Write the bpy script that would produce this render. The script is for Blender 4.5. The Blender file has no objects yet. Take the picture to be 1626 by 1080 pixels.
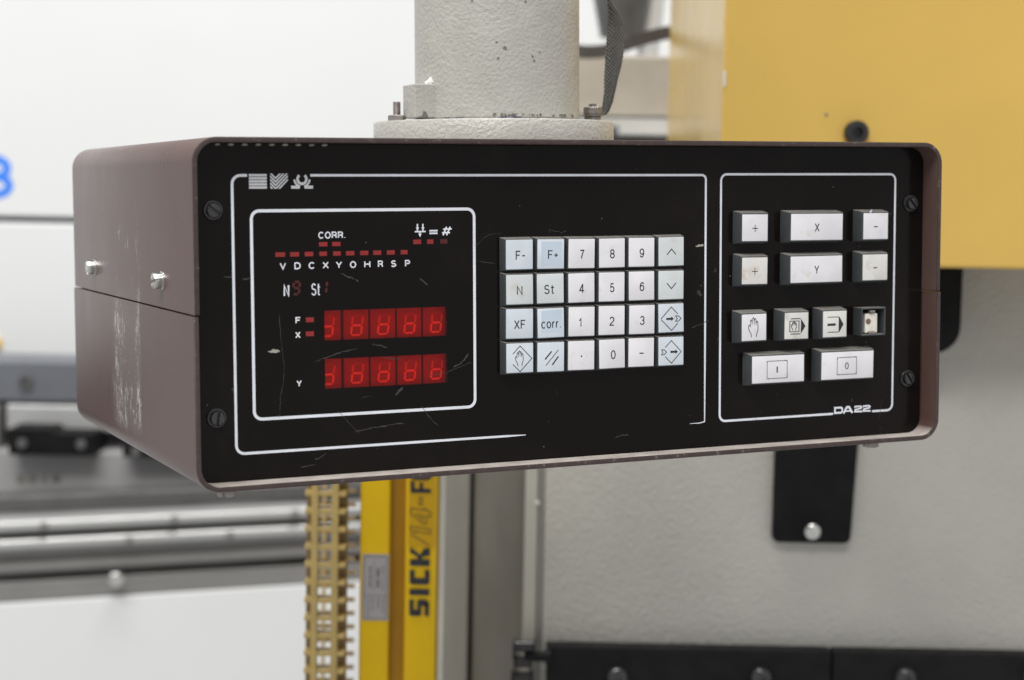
import bpy, bmesh, math, random
from mathutils import Vector, Matrix, Euler

random.seed(7)
R = math.radians
scene = bpy.context.scene
C = scene.collection

# ------------------------------------------------------------------ camera
CAM_LOC = Vector((-0.43895, -0.84636, 0.14771))
CAM_ROT = Euler((R(85.137), R(0.207), R(-24.514)), 'XYZ')
FPX = 2861.6                                     # focal length in photo pixels (photo is 1626 wide)
cam_d = bpy.data.cameras.new('camera')
cam = bpy.data.objects.new('camera', cam_d)
C.objects.link(cam)
cam.location = CAM_LOC
cam.rotation_euler = CAM_ROT
cam_d.sensor_width = 36.0
cam_d.lens = 36.0 * FPX / 1626.0
cam_d.clip_start = 0.02
cam_d.clip_end = 60
cam_d.dof.use_dof = True
cam_d.dof.focus_distance = 0.965
cam_d.dof.aperture_fstop = 8.0
scene.camera = cam

# ------------------------------------------------------------------ world and lamps (factory hall)
world = bpy.data.worlds.new('World')
scene.world = world
world.use_nodes = True
world.node_tree.nodes['Background'].inputs[0].default_value = (0.985, 0.985, 0.98, 1)
world.node_tree.nodes['Background'].inputs[1].default_value = 0.60


def area(name, loc, target, sx, sy, power, col=(1, 0.98, 0.95)):
    l = bpy.data.lights.new(name, 'AREA')
    l.shape = 'RECTANGLE'
    l.size, l.size_y = sx, sy
    l.energy = power
    l.color = col
    o = bpy.data.objects.new(name, l)
    C.objects.link(o)
    o.location = loc
    o.rotation_euler = (Vector(target) - Vector(loc)).to_track_quat('-Z', 'Y').to_euler()
    return o


area('hall_lamp_front', (-1.7, -1.7, 3.3), (-0.1, 0.2, 0.0), 3.2, 0.8, 122)
area('hall_lamp_over', (0.1, 0.3, 3.7), (0.1, 0.35, 0.0), 3.2, 0.8, 135)
area('wall_fill_lamp', (-0.7, 0.2, 3.7), (0.1, 1.8, -0.4), 3.2, 0.8, 26)  # unseen lamp added to brighten the white panels behind
scene.view_settings.view_transform = 'Standard'
scene.view_settings.look = 'None'
scene.view_settings.exposure = 0.0
scene.view_settings.gamma = 1.0
scene.view_settings.use_curve_mapping = False

# ------------------------------------------------------------------ machine frame
# The press stands square to the view and level; the control unit hangs turned 24.5 deg and 1.3 deg out of level.
_h = Vector((0.41491, 0.90986, 0.0))
_rt = Vector((_h.y, -_h.x, 0))
_up = Vector((0, 0, 1))
_a = R(1.3)
EU = _rt * math.cos(_a) - _up * math.sin(_a)
EV = _rt * math.sin(_a) + _up * math.cos(_a)
EW = _h
MACH = Matrix(((EU.x, EW.x, EV.x, CAM_LOC.x), (EU.y, EW.y, EV.y, CAM_LOC.y), (EU.z, EW.z, EV.z, CAM_LOC.z), (0, 0, 0, 1)))
_RC = CAM_ROT.to_matrix()


def sv(px, py, w):
    """survey: photo measurement at distance w from the station -> machine coordinates (u right, v up)"""
    d = _RC @ Vector(((px - 813) / FPX, -(py - 540) / FPX, -1))
    s = w / d.dot(EW)
    return s * d.dot(EU), s * d.dot(EV)


# ------------------------------------------------------------------ materials
def nodes(name):
    m = bpy.data.materials.new(name)
    m.use_nodes = True
    nt = m.node_tree
    return m, nt, nt.nodes['Principled BSDF']


def N(nt, kind, **kw):
    n = nt.nodes.new(kind)
    for k, v in kw.items():
        if hasattr(n, k):
            setattr(n, k, v)
    return n


def noise(nt, scale, detail=4, rough=0.55, vec=None, stretch=None):
    n = N(nt, 'ShaderNodeTexNoise')
    n.inputs['Scale'].default_value = scale
    n.inputs['Detail'].default_value = detail
    n.inputs['Roughness'].default_value = rough
    tc = N(nt, 'ShaderNodeTexCoord')
    src = tc.outputs['Object']
    if stretch:
        mp = N(nt, 'ShaderNodeMapping')
        mp.inputs['Scale'].default_value = stretch
        nt.links.new(src, mp.inputs['Vector'])
        src = mp.outputs['Vector']
    nt.links.new(src, n.inputs['Vector'])
    return n.outputs['Fac']


def ramp(nt, fac, stops):
    r = N(nt, 'ShaderNodeValToRGB')
    e = r.color_ramp.elements
    while len(e) < len(stops):
        e.new(0.5)
    for i, (p, c) in enumerate(stops):
        e[i].position = p
        e[i].color = c if len(c) == 4 else (*c, 1)
    nt.links.new(fac, r.inputs['Fac'])
    return r.outputs['Color']


def mix(nt, fac, a, b, mode='MIX'):
    m = N(nt, 'ShaderNodeMix', data_type='RGBA', blend_type=mode)
    for sock, v in ((m.inputs[0], fac), (m.inputs[6], a), (m.inputs[7], b)):
        if isinstance(v, (int, float)):
            sock.default_value = v
        elif isinstance(v, tuple):
            sock.default_value = v if len(v) == 4 else (*v, 1)
        else:
            nt.links.new(v, sock)
    return m.outputs[2]


def math_n(nt, op, a, b=0.0, c=None):
    m = N(nt, 'ShaderNodeMath', operation=op)
    for i, v in enumerate((a, b) if c is None else (a, b, c)):
        if isinstance(v, (int, float)):
            m.inputs[i].default_value = v
        else:
            nt.links.new(v, m.inputs[i])
    return m.outputs[0]


def bump(nt, b, h, strength, dist):
    n = N(nt, 'ShaderNodeBump')
    n.inputs['Strength'].default_value = strength
    n.inputs['Distance'].default_value = dist
    nt.links.new(h, n.inputs['Height'])
    nt.links.new(n.outputs['Normal'], b.inputs['Normal'])


def paint(name, col, rough=0.45, var=0.12, scale=30, bmp=0, bscale=400, bdist=0.0003, metal=0.0, coat=0.0, spec=0.5, stretch=None):
    m, nt, b = nodes(name)
    f = noise(nt, scale, 6, 0.6, stretch=stretch)
    lo = tuple(c * (1 - var) for c in col)
    hi = tuple(min(1, c * (1 + var)) for c in col)
    nt.links.new(ramp(nt, f, ((0.3, lo), (0.7, hi))), b.inputs['Base Color'])
    r2 = noise(nt, scale * 2.3, 4)
    nt.links.new(ramp(nt, r2, ((0.3, (rough * 0.8,) * 3), (0.7, (min(1, rough * 1.2),) * 3))), b.inputs['Roughness'])
    b.inputs['Metallic'].default_value = metal
    b.inputs['Coat Weight'].default_value = coat
    b.inputs['Specular IOR Level'].default_value = spec
    if bmp:
        bump(nt, b, noise(nt, bscale, 3, 0.5), bmp, bdist)
    return m


def dusty_lit(name, col, dust_lit_col, amount, rough=0.5, lo=0.3, hi=0.9, scale=120, spec=0.5):
    """plastic paled where it faces up: settled dust plus overhead light put into the colour"""
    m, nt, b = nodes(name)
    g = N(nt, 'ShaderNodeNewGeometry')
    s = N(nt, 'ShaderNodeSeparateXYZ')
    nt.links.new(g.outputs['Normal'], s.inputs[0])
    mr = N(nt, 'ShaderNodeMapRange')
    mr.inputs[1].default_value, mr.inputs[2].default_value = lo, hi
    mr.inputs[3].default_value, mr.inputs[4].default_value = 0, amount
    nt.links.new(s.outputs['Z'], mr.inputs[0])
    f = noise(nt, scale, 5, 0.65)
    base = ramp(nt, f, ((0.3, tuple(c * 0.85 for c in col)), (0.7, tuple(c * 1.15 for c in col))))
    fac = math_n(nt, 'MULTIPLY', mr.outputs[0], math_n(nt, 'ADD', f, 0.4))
    nt.links.new(mix(nt, fac, base, dust_lit_col), b.inputs['Base Color'])
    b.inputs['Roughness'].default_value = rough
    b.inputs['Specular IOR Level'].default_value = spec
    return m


def case_paint():
    m, nt, b = nodes('brown_case_paint')
    f1 = noise(nt, 14, 6, 0.6, stretch=(1, 1, 0.35))
    f2 = noise(nt, 60, 4, 0.6)
    col = ramp(nt, f1, ((0.3, (0.084, 0.042, 0.035)), (0.5, (0.098, 0.051, 0.043)), (0.72, (0.102, 0.067, 0.058))))
    col = mix(nt, ramp(nt, f2, ((0.35, (0, 0, 0)), (0.75, (0.25, 0.25, 0.25)))), col, (0.085, 0.075, 0.070))
    tc = N(nt, 'ShaderNodeTexCoord')
    sp = N(nt, 'ShaderNodeSeparateXYZ')
    nt.links.new(tc.outputs['Object'], sp.inputs[0])
    y, z, x = sp.outputs['Y'], sp.outputs['Z'], sp.outputs['X']

    def band(v, a0, a1, b0, b1):
        m1 = N(nt, 'ShaderNodeMapRange', interpolation_type='SMOOTHSTEP')
        m1.inputs[1].default_value, m1.inputs[2].default_value = a0, a1
        nt.links.new(v, m1.inputs[0])
        m2 = N(nt, 'ShaderNodeMapRange', interpolation_type='SMOOTHSTEP')
        m2.inputs[1].default_value, m2.inputs[2].default_value = b0, b1
        m2.inputs[3].default_value, m2.inputs[4].default_value = 1, 0
        nt.links.new(v, m2.inputs[0])
        return math_n(nt, 'MULTIPLY', m1.outputs[0], m2.outputs[0])
    side = math_n(nt, 'LESS_THAN', x, -0.2185)
    # where something has rubbed the left side: a vertical stripe of broken white scratches
    stripe = math_n(nt, 'MULTIPLY', band(y, 0.112, 0.118, 0.172, 0.192), side)
    low = math_n(nt, 'MULTIPLY', stripe, band(z, 0.010, 0.020, 0.070, 0.102))
    edgey = math_n(nt, 'ADD', band(y, 0.113, 0.118, 0.122, 0.132), band(y, 0.150, 0.164, 0.176, 0.190))
    s1 = noise(nt, 420, 5, 0.7, stretch=(1, 1.3, 0.22))
    s2 = noise(nt, 900, 3, 0.6, stretch=(1, 1, 0.6))
    s3 = noise(nt, 90, 3, 0.6, stretch=(1, 1, 0.4))
    sc = math_n(nt, 'ADD', math_n(nt, 'MULTIPLY', s1, 0.6), math_n(nt, 'MULTIPLY', s2, 0.4))
    sc = math_n(nt, 'ADD', sc, math_n(nt, 'MULTIPLY', math_n(nt, 'SUBTRACT', s3, 0.5), 0.35))
    sc = math_n(nt, 'ADD', sc, math_n(nt, 'MULTIPLY', edgey, 0.05))
    sc = math_n(nt, 'ADD', sc, math_n(nt, 'MULTIPLY', band(z, 0.008, 0.02, 0.03, 0.055), 0.04))
    thr = N(nt, 'ShaderNodeMapRange', interpolation_type='SMOOTHSTEP')
    thr.inputs[1].default_value, thr.inputs[2].default_value = 0.585, 0.665
    nt.links.new(sc, thr.inputs[0])
    wear = math_n(nt, 'MULTIPLY', thr.outputs[0], low)
    haze = math_n(nt, 'MULTIPLY', low, 0.22)
    # a faint continuation of specks above the seam
    thr2 = N(nt, 'ShaderNodeMapRange', interpolation_type='SMOOTHSTEP')
    thr2.inputs[1].default_value, thr2.inputs[2].default_value = 0.63, 0.68
    nt.links.new(sc, thr2.inputs[0])
    up = math_n(nt, 'MULTIPLY', thr2.outputs[0], math_n(nt, 'MULTIPLY', stripe, band(z, 0.08, 0.095, 0.11, 0.15)))
    # stray specks everywhere
    v = N(nt, 'ShaderNodeTexVoronoi')
    v.inputs['Scale'].default_value = 55
    nt.links.new(tc.outputs['Object'], v.inputs['Vector'])
    speck = math_n(nt, 'LESS_THAN', v.outputs['Distance'], 0.045)
    speck = math_n(nt, 'MULTIPLY', speck, math_n(nt, 'GREATER_THAN', noise(nt, 12, 2), 0.54))
    col = mix(nt, haze, col, (0.24, 0.23, 0.22))
    col = mix(nt, math_n(nt, 'MAXIMUM', wear, math_n(nt, 'MAXIMUM', up, math_n(nt, 'MULTIPLY', speck, 0.6))), col, (0.50, 0.49, 0.46))
    # inside of the lower lip paled: settled dust, and overhead light painted in
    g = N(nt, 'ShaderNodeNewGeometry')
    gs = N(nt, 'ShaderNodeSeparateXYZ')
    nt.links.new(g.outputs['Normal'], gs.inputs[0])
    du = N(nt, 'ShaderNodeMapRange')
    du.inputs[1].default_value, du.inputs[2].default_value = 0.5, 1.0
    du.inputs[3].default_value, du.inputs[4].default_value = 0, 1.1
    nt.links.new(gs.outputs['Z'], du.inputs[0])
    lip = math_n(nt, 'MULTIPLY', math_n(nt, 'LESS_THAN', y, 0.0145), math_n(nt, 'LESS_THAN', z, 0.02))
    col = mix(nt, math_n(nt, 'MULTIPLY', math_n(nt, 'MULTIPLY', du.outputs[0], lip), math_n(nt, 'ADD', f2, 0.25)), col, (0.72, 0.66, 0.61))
    nt.links.new(col, b.inputs['Base Color'])
    nt.links.new(ramp(nt, f1, ((0.3, (0.24,) * 3), (0.7, (0.36,) * 3))), b.inputs['Roughness'])
    b.inputs['Specular IOR Level'].default_value = 0.95
    bump(nt, b, noise(nt, 1100, 2, 0.5), 0.12, 0.0002)
    return m


def edge_paint():
    m, nt, b = nodes('worn_case_edge')
    f = noise(nt, 260, 4, 0.7, stretch=(1, 1, 1))
    c = ramp(nt, f, ((0.4, (0.048, 0.030, 0.028)), (0.62, (0.062, 0.042, 0.040)), (0.74, (0.30, 0.26, 0.23))))
    nt.links.new(c, b.inputs['Base Color'])
    b.inputs['Roughness'].default_value = 0.4
    return m


def panel_mat():
    m, nt, b = nodes('black_smoked_panel')
    f = noise(nt, 9, 5, 0.6)
    col = ramp(nt, f, ((0.3, (0.0040, 0.0030, 0.0027)), (0.5, (0.0065, 0.0047, 0.0042)), (0.75, (0.0105, 0.0080, 0.0070))))
    tc = N(nt, 'ShaderNodeTexCoord')
    v = N(nt, 'ShaderNodeTexVoronoi')
    v.inputs['Scale'].default_value = 120
    nt.links.new(tc.outputs['Object'], v.inputs['Vector'])
    sp = math_n(nt, 'LESS_THAN', v.outputs['Distance'], 0.05)
    sp = math_n(nt, 'MULTIPLY', sp, math_n(nt, 'GREATER_THAN', noise(nt, 25, 3), 0.55))
    col = mix(nt, math_n(nt, 'MULTIPLY', sp, 0.35), col, (0.3, 0.28, 0.26))
    sm = noise(nt, 26, 7, 0.72, stretch=(1.0, 1.0, 0.45))
    sm2 = noise(nt, 5, 3, 0.5)
    veil = math_n(nt, 'MULTIPLY', ramp(nt, sm, ((0.48, (0, 0, 0)), (0.78, (1, 1, 1)))), ramp(nt, sm2, ((0.42, (0, 0, 0)), (0.66, (0.30, 0.30, 0.30)))))
    col = mix(nt, veil, col, (0.055, 0.047, 0.042))
    nt.links.new(col, b.inputs['Base Color'])
    r = noise(nt, 35, 6, 0.7)
    nt.links.new(ramp(nt, r, ((0.3, (0.10,) * 3), (0.75, (0.22,) * 3))), b.inputs['Roughness'])
    b.inputs['Specular IOR Level'].default_value = 0.15
    return m


def window_mat():
    m = bpy.data.materials.new('red_display_filter')
    m.use_nodes = True
    nt = m.node_tree
    nt.nodes.remove(nt.nodes['Principled BSDF'])
    out = nt.nodes['Material Output']
    t = N(nt, 'ShaderNodeBsdfTransparent')
    t.inputs[0].default_value = (0.93, 0.24, 0.22, 1)
    g = N(nt, 'ShaderNodeBsdfGlossy')
    g.inputs['Roughness'].default_value = 0.15
    fr = N(nt, 'ShaderNodeFresnel')
    fr.inputs[0].default_value = 1.38
    mx = N(nt, 'ShaderNodeMixShader')
    nt.links.new(fr.outputs[0], mx.inputs[0])
    nt.links.new(t.outputs[0], mx.inputs[1])
    nt.links.new(g.outputs[0], mx.inputs[2])
    nt.links.new(mx.outputs[0], out.inputs[0])
    return m


def emit_mix(name, col, ecol, strength, rough=0.4):
    m, nt, b = nodes(name)
    f = noise(nt, 160, 4, 0.6)
    nt.links.new(ramp(nt, f, ((0.3, tuple(c * 0.75 for c in col)), (0.7, col))), b.inputs['Base Color'])
    b.inputs['Roughness'].default_value = rough
    b.inputs['Emission Color'].default_value = (*ecol, 1)
    b.inputs['Emission Strength'].default_value = strength
    return m


def lens_mat(name, col, stain=(0.5, 0.42, 0.28), amt=0.5, lo=0.62):
    m, nt, b = nodes(name)
    oi = N(nt, 'ShaderNodeObjectInfo')
    tc = N(nt, 'ShaderNodeTexCoord')
    ad = N(nt, 'ShaderNodeVectorMath', operation='ADD')
    sc = N(nt, 'ShaderNodeVectorMath', operation='SCALE')
    nt.links.new(oi.outputs['Location'], sc.inputs[0])
    sc.inputs['Scale'].default_value = 7.0
    nt.links.new(tc.outputs['Object'], ad.inputs[0])
    nt.links.new(sc.outputs[0], ad.inputs[1])
    n = N(nt, 'ShaderNodeTexNoise')
    n.inputs['Scale'].default_value = 110
    n.inputs['Detail'].default_value = 6
    nt.links.new(ad.outputs[0], n.inputs['Vector'])
    n2 = N(nt, 'ShaderNodeTexNoise')
    n2.inputs['Scale'].default_value = 60
    nt.links.new(ad.outputs[0], n2.inputs['Vector'])
    c0 = ramp(nt, n2.outputs['Fac'], ((0.35, tuple(c * 0.93 for c in col)), (0.65, tuple(min(1, c * 1.04) for c in col))))
    st = ramp(nt, n.outputs['Fac'], ((lo, (0, 0, 0)), (lo + 0.12, (amt,) * 3)))
    nt.links.new(mix(nt, st, c0, stain), b.inputs['Base Color'])
    b.inputs['Roughness'].default_value = 0.22
    b.inputs['Coat Weight'].default_value = 0.4
    b.inputs['Coat Roughness'].default_value = 0.12
    return m


M = {}
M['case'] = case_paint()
M['edge'] = edge_paint()
M['panel'] = panel_mat()
M['print'] = paint('white_print', (0.80, 0.83, 0.90), 0.5, 0.08, 90)
M['logo'] = paint('light_grey_print', (0.62, 0.63, 0.66), 0.5, 0.08, 90)
M['ink'] = paint('dark_ink', (0.016, 0.017, 0.024), 0.5, 0.2, 300)
M['scratch'] = paint('scratch_mark', (0.048, 0.043, 0.040), 0.7, 0.6, 240)
M['pale_spot'] = paint('grey_lip_spot', (0.26, 0.25, 0.21), 0.7, 0.4, 300)
M['chip'] = paint('pale_chip', (0.40, 0.38, 0.33), 0.7, 0.3, 240)
M['led'] = emit_mix('red_led_bar', (0.30, 0.016, 0.018), (1, 0.03, 0.03), 0.02)
M['led_dim'] = emit_mix('dim_red_led_bar', (0.09, 0.006, 0.006), (1, 0.03, 0.03), 0.003)
M['digit_dim'] = emit_mix('dim_red_segment', (0.075, 0.004, 0.004), (1, 0.03, 0.03), 0.006)
M['tile'] = emit_mix('red_digit_module', (0.58, 0.07, 0.05), (1.0, 0.03, 0.02), 0.06)
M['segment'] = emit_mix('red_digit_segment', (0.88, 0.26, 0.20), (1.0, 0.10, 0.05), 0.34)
M['segment_shaded'] = emit_mix('shaded_red_segment', (0.80, 0.16, 0.11), (1.0, 0.07, 0.04), 0.20)
M['segment_deep_shade'] = emit_mix('deep_shaded_red_segment', (0.62, 0.09, 0.07), (1.0, 0.04, 0.03), 0.09)
M['tube'] = paint('dark_red_gap', (0.08, 0.008, 0.008), 0.5)
M['window'] = window_mat()
M['key_body'] = dusty_lit('slate_key_body', (0.055, 0.062, 0.066), (0.36, 0.34, 0.31), 0.75, 0.45)
M['lens_white'] = lens_mat('white_key_lens', (0.84, 0.825, 0.86), amt=0.30, lo=0.60)
M['lens_blue'] = lens_mat('pale_blue_key_lens', (0.69, 0.75, 0.82), amt=0.30, lo=0.60)
M['lens_green'] = lens_mat('greyish_key_lens', (0.70, 0.74, 0.755), amt=0.22, lo=0.58)
M['insert'] = lens_mat('blue_key_insert', (0.56, 0.65, 0.75), amt=0.12, lo=0.7)
M['lens_stain'] = lens_mat('stained_key_lens', (0.78, 0.76, 0.74), stain=(0.50, 0.33, 0.18), amt=0.4, lo=0.56)
M['lens_old'] = lens_mat('yellowed_key_lens', (0.78, 0.77, 0.73), stain=(0.45, 0.40, 0.30), amt=0.4, lo=0.56)
M['socket'] = paint('cream_socket', (0.86, 0.83, 0.74), 0.5, 0.15, 200)
M['rust'] = paint('brown_contact', (0.20, 0.12, 0.08), 0.5, 0.4, 500)
M['black_screw'] = paint('black_oxide_screw', (0.075, 0.075, 0.077), 0.24, 0.2, 300, metal=0.7)
M['dark_screw'] = paint('dark_cap_screw', (0.045, 0.043, 0.045), 0.25, 0.2, 300, metal=0.6)
M['steel'] = paint('zinc_screw', (0.62, 0.62, 0.60), 0.28, 0.15, 300, metal=1.0)
M['bolt'] = paint('dull_steel_bolt', (0.30, 0.27, 0.255), 0.45, 0.25, 400, metal=0.6)
M['post'] = paint('grey_cast_paint', (0.455, 0.45, 0.415), 0.36, 0.07, 60, bmp=0.75, bscale=470, bdist=0.0009)
M['chipped'] = paint('bare_chip', (0.17, 0.155, 0.14), 0.6, 0.3, 300)
M['filler'] = paint('white_filler', (0.82, 0.81, 0.77), 0.6, 0.05, 100)
M['rubber'] = paint('dark_blue_pad', (0.02, 0.025, 0.06), 0.4)
M['yellow'] = paint('yellow_cover_paint', (0.67, 0.44, 0.095), 0.24, 0.05, 5, bmp=0.22, bscale=7, bdist=0.006, spec=0.6)
M['frame'] = paint('beige_machine_paint', (0.43, 0.42, 0.385), 0.5, 0.09, 7, bmp=0.65, bscale=240, bdist=0.0020)
M['frame_edge'] = paint('grey_green_edge', (0.40, 0.40, 0.35), 0.45, 0.05, 12)
M['grey_post'] = paint('grey_post_paint', (0.30, 0.29, 0.265), 0.4, 0.18, 14, stretch=(1, 1, 0.3), metal=0.2)
M['grey_dark'] = paint('brushed_steel_column', (0.22, 0.21, 0.185), 0.35, 0.3, 10, metal=0.4, stretch=(1, 1, 0.25))
M['gap'] = paint('dark_gap', (0.02, 0.02, 0.02), 0.7)
M['black'] = paint('black_plate_paint', (0.008, 0.008, 0.0085), 0.6, 0.3, 40, spec=0.12)
M['black_rail'] = paint('black_rail_steel', (0.010, 0.010, 0.011), 0.55, 0.3, 40, spec=0.15)
M['sick_yellow'] = paint('signal_yellow', (0.72, 0.46, 0.003), 0.4, 0.05, 20, spec=0.25)
M['sick_groove'] = paint('ochre_window_strip', (0.36, 0.18, 0.003), 0.35, 0.12, 30, spec=0.25)
M['sick_lens'] = paint('amber_front_window', (0.56, 0.33, 0.006), 0.35, 0.06, 20, spec=0.25)
M['label_grey'] = paint('grey_label', (0.36, 0.34, 0.34), 0.5, 0.06, 80)
M['label_ink'] = paint('grey_label_ink', (0.12, 0.115, 0.115), 0.5, 0.2, 300)
M['alu'] = paint('aluminium', (0.66, 0.67, 0.65), 0.35, 0.08, 40, metal=0.25)
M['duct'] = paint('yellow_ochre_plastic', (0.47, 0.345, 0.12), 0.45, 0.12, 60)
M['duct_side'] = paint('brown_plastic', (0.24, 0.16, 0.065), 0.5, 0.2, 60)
M['white'] = paint('white_panel_paint', (0.70, 0.715, 0.725), 0.5, 0.015, 3)
M['blue'] = paint('blue_print', (0.03, 0.22, 0.85), 0.45, 0.03, 20)
M['bar_blue'] = paint('blue_grey_bar', (0.12, 0.129, 0.15), 0.45, 0.08, 20)
M['metal_l'] = paint('bright_ground_steel', (0.43, 0.435, 0.435), 0.35, 0.05, 12, metal=0.35)
M['metal_m'] = paint('grey_steel', (0.235, 0.23, 0.225), 0.4, 0.06, 12, metal=0.25)
M['metal_d'] = paint('dark_steel', (0.12, 0.118, 0.12), 0.4, 0.15, 30, metal=0.4)
M['beam'] = paint('grey_beam_paint', (0.30, 0.295, 0.30), 0.5, 0.08, 10)
M['beige'] = paint('beige_block_paint', (0.40, 0.37, 0.32), 0.5, 0.12, 14)
M['cable'] = paint('dark_cable', (0.055, 0.05, 0.047), 0.45, 0.2, 60)
M['cone'] = paint('dark_grey_metal', (0.10, 0.10, 0.10), 0.4, 0.3, 20)


def braid():
    m, nt, b = nodes('braided_copper_strap')
    tc = N(nt, 'ShaderNodeTexCoord')
    outs = []
    for ang in (0.65, -0.65):
        mp = N(nt, 'ShaderNodeMapping')
        mp.inputs['Rotation'].default_value = (0, ang, 0)
        nt.links.new(tc.outputs['Object'], mp.inputs['Vector'])
        w = N(nt, 'ShaderNodeTexWave')
        w.inputs['Scale'].default_value = 210
        w.inputs['Distortion'].default_value = 2.5
        w.inputs['Detail'].default_value = 2
        nt.links.new(mp.outputs['Vector'], w.inputs['Vector'])
        outs.append(w.outputs['Fac'])
    h = math_n(nt, 'MAXIMUM', outs[0], outs[1])
    nt.links.new(ramp(nt, h, ((0.35, (0.04, 0.038, 0.036)), (1.0, (0.17, 0.165, 0.155)))), b.inputs['Base Color'])
    b.inputs['Roughness'].default_value = 0.4
    b.inputs['Metallic'].default_value = 0.4
    bump(nt, b, h, 0.8, 0.0005)
    return m


M['braid'] = braid()


# ------------------------------------------------------------------ object helpers
def link(o, parent=None):
    C.objects.link(o)
    if parent is not None:
        o.parent = parent
        if parent.parent is None:
            o.matrix_parent_inverse = parent.matrix_basis.inverted()
        else:
            o.matrix_parent_inverse = (parent.matrix_parent_inverse @ parent.matrix_basis).inverted()
            o.matrix_parent_inverse = o.matrix_parent_inverse @ Matrix.Identity(4)
            o.matrix_parent_inverse = world_of(parent).inverted()
    return o


def world_of(o):
    if o.parent is None:
        return o.matrix_basis.copy()
    return world_of(o.parent) @ o.matrix_parent_inverse @ o.matrix_basis


def thing(name, label, cat, loc, group=None, rot=None):
    o = bpy.data.objects.new(name, None)
    o.empty_display_size = 0.02
    C.objects.link(o)
    o.location = loc
    o['label'] = label
    o['category'] = cat
    if group:
        o['group'] = group
    return o


def mesh_of(bm, name, mat, xf=None, smooth=False):
    if xf is not None:
        bm.transform(xf)
    bmesh.ops.recalc_face_normals(bm, faces=bm.faces)
    me = bpy.data.meshes.new(name)
    bm.to_mesh(me)
    bm.free()
    for mm in (mat if isinstance(mat, (list, tuple)) else [mat]):
        me.materials.append(mm)
    if smooth:
        me.shade_smooth()
        try:
            me.set_sharp_from_angle(angle=R(38))
        except Exception:
            pass
    return me


def obj(name, bm, mat, parent=None, xf=None, smooth=False):
    me = mesh_of(bm, name, mat, xf, smooth)
    return link(bpy.data.objects.new(name, me), parent)


def solo(name, bm, mat, label, cat, group=None, xf=None, smooth=False, kind=None):
    """a top-level thing of one mesh, origin at its base"""
    me = mesh_of(bm, name, mat, xf, smooth)
    xs = [v.co for v in me.vertices]
    lo = Vector((min(v.x for v in xs), min(v.y for v in xs), min(v.z for v in xs)))
    hi = Vector((max(v.x for v in xs), max(v.y for v in xs), max(v.z for v in xs)))
    p = Vector(((lo.x + hi.x) / 2, (lo.y + hi.y) / 2, lo.z))
    me.transform(Matrix.Translation(-p))
    o = bpy.data.objects.new(name, me)
    o.location = p
    C.objects.link(o)
    o['label'] = label
    o['category'] = cat
    if group:
        o['group'] = group
    if kind:
        o['kind'] = kind
    return o


def B():
    return bmesh.new()


def box(bm, x0, x1, y0, y1, z0, z1, bev=0.0, seg=2):
    t = bmesh.new()
    bmesh.ops.create_cube(t, size=1)
    for v in t.verts:
        v.co = Vector(((x0 + x1) / 2 + v.co.x * (x1 - x0), (y0 + y1) / 2 + v.co.y * (y1 - y0), (z0 + z1) / 2 + v.co.z * (z1 - z0)))
    if bev:
        bmesh.ops.bevel(t, geom=list(t.edges), offset=bev, segments=seg, profile=0.5, affect='EDGES')
    merge(bm, t)
    return bm


def merge(bm, t):
    me = bpy.data.meshes.new('tmp')
    t.to_mesh(me)
    t.free()
    bm.from_mesh(me)
    bpy.data.meshes.remove(me)


def axis_mat(p, d):
    d = Vector(d).normalized()
    return Matrix.Translation(Vector(p)) @ Vector((0, 0, 1)).rotation_difference(d).to_matrix().to_4x4()


def lathe(bm, p, d, prof, seg=32, caps=True):
    """prof: (radius, height) pairs along d from p"""
    t = bmesh.new()
    rings = []
    for r, h in prof:
        rings.append([t.verts.new((r * math.cos(2 * math.pi * k / seg), r * math.sin(2 * math.pi * k / seg), h)) for k in range(seg)])
    for a, b in zip(rings, rings[1:]):
        for k in range(seg):
            t.faces.new((a[k], a[(k + 1) % seg], b[(k + 1) % seg], b[k]))
    if caps:
        t.faces.new(list(reversed(rings[0])))
        t.faces.new(rings[-1])
    t.transform(axis_mat(p, d))
    merge(bm, t)
    return bm


def prism(bm, pts, y0, y1, bev=0.0):
    """pts in (x, z), extruded from y0 to y1"""
    t = bmesh.new()
    vs = [t.verts.new((x, y0, z)) for x, z in pts]
    f = t.faces.new(vs)
    r = bmesh.ops.extrude_face_region(t, geom=[f])
    for v in r['geom']:
        if isinstance(v, bmesh.types.BMVert):
            v.co.y = y1
    bmesh.ops.recalc_face_normals(t, faces=t.faces)
    if bev:
        es = [e for e in t.edges if abs(e.verts[0].co.y - e.verts[1].co.y) < 1e-9 and abs(e.verts[0].co.y - min(y0, y1)) < 1e-9]
        bmesh.ops.bevel(t, geom=es, offset=bev, segments=2, profile=0.5, affect='EDGES')
    merge(bm, t)
    return bm


def rrect(x0, x1, z0, z1, r, n=8, corners=(1, 1, 1, 1)):
    """rounded rectangle outline, counter-clockwise from lower right"""
    out = []
    for i, (cx, cz, a0, on) in enumerate(((x1 - r, z0 + r, -90, corners[0]), (x1 - r, z1 - r, 0, corners[1]), (x0 + r, z1 - r, 90, corners[2]), (x0 + r, z0 + r, 180, corners[3]))):
        if on:
            for k in range(n + 1):
                a = R(a0 + 90 * k / n)
                out.append((cx + r * math.cos(a), cz + r * math.sin(a)))
        else:
            out.append(((x1, z0), (x1, z1), (x0, z1), (x0, z0))[i])
    return out


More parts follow.
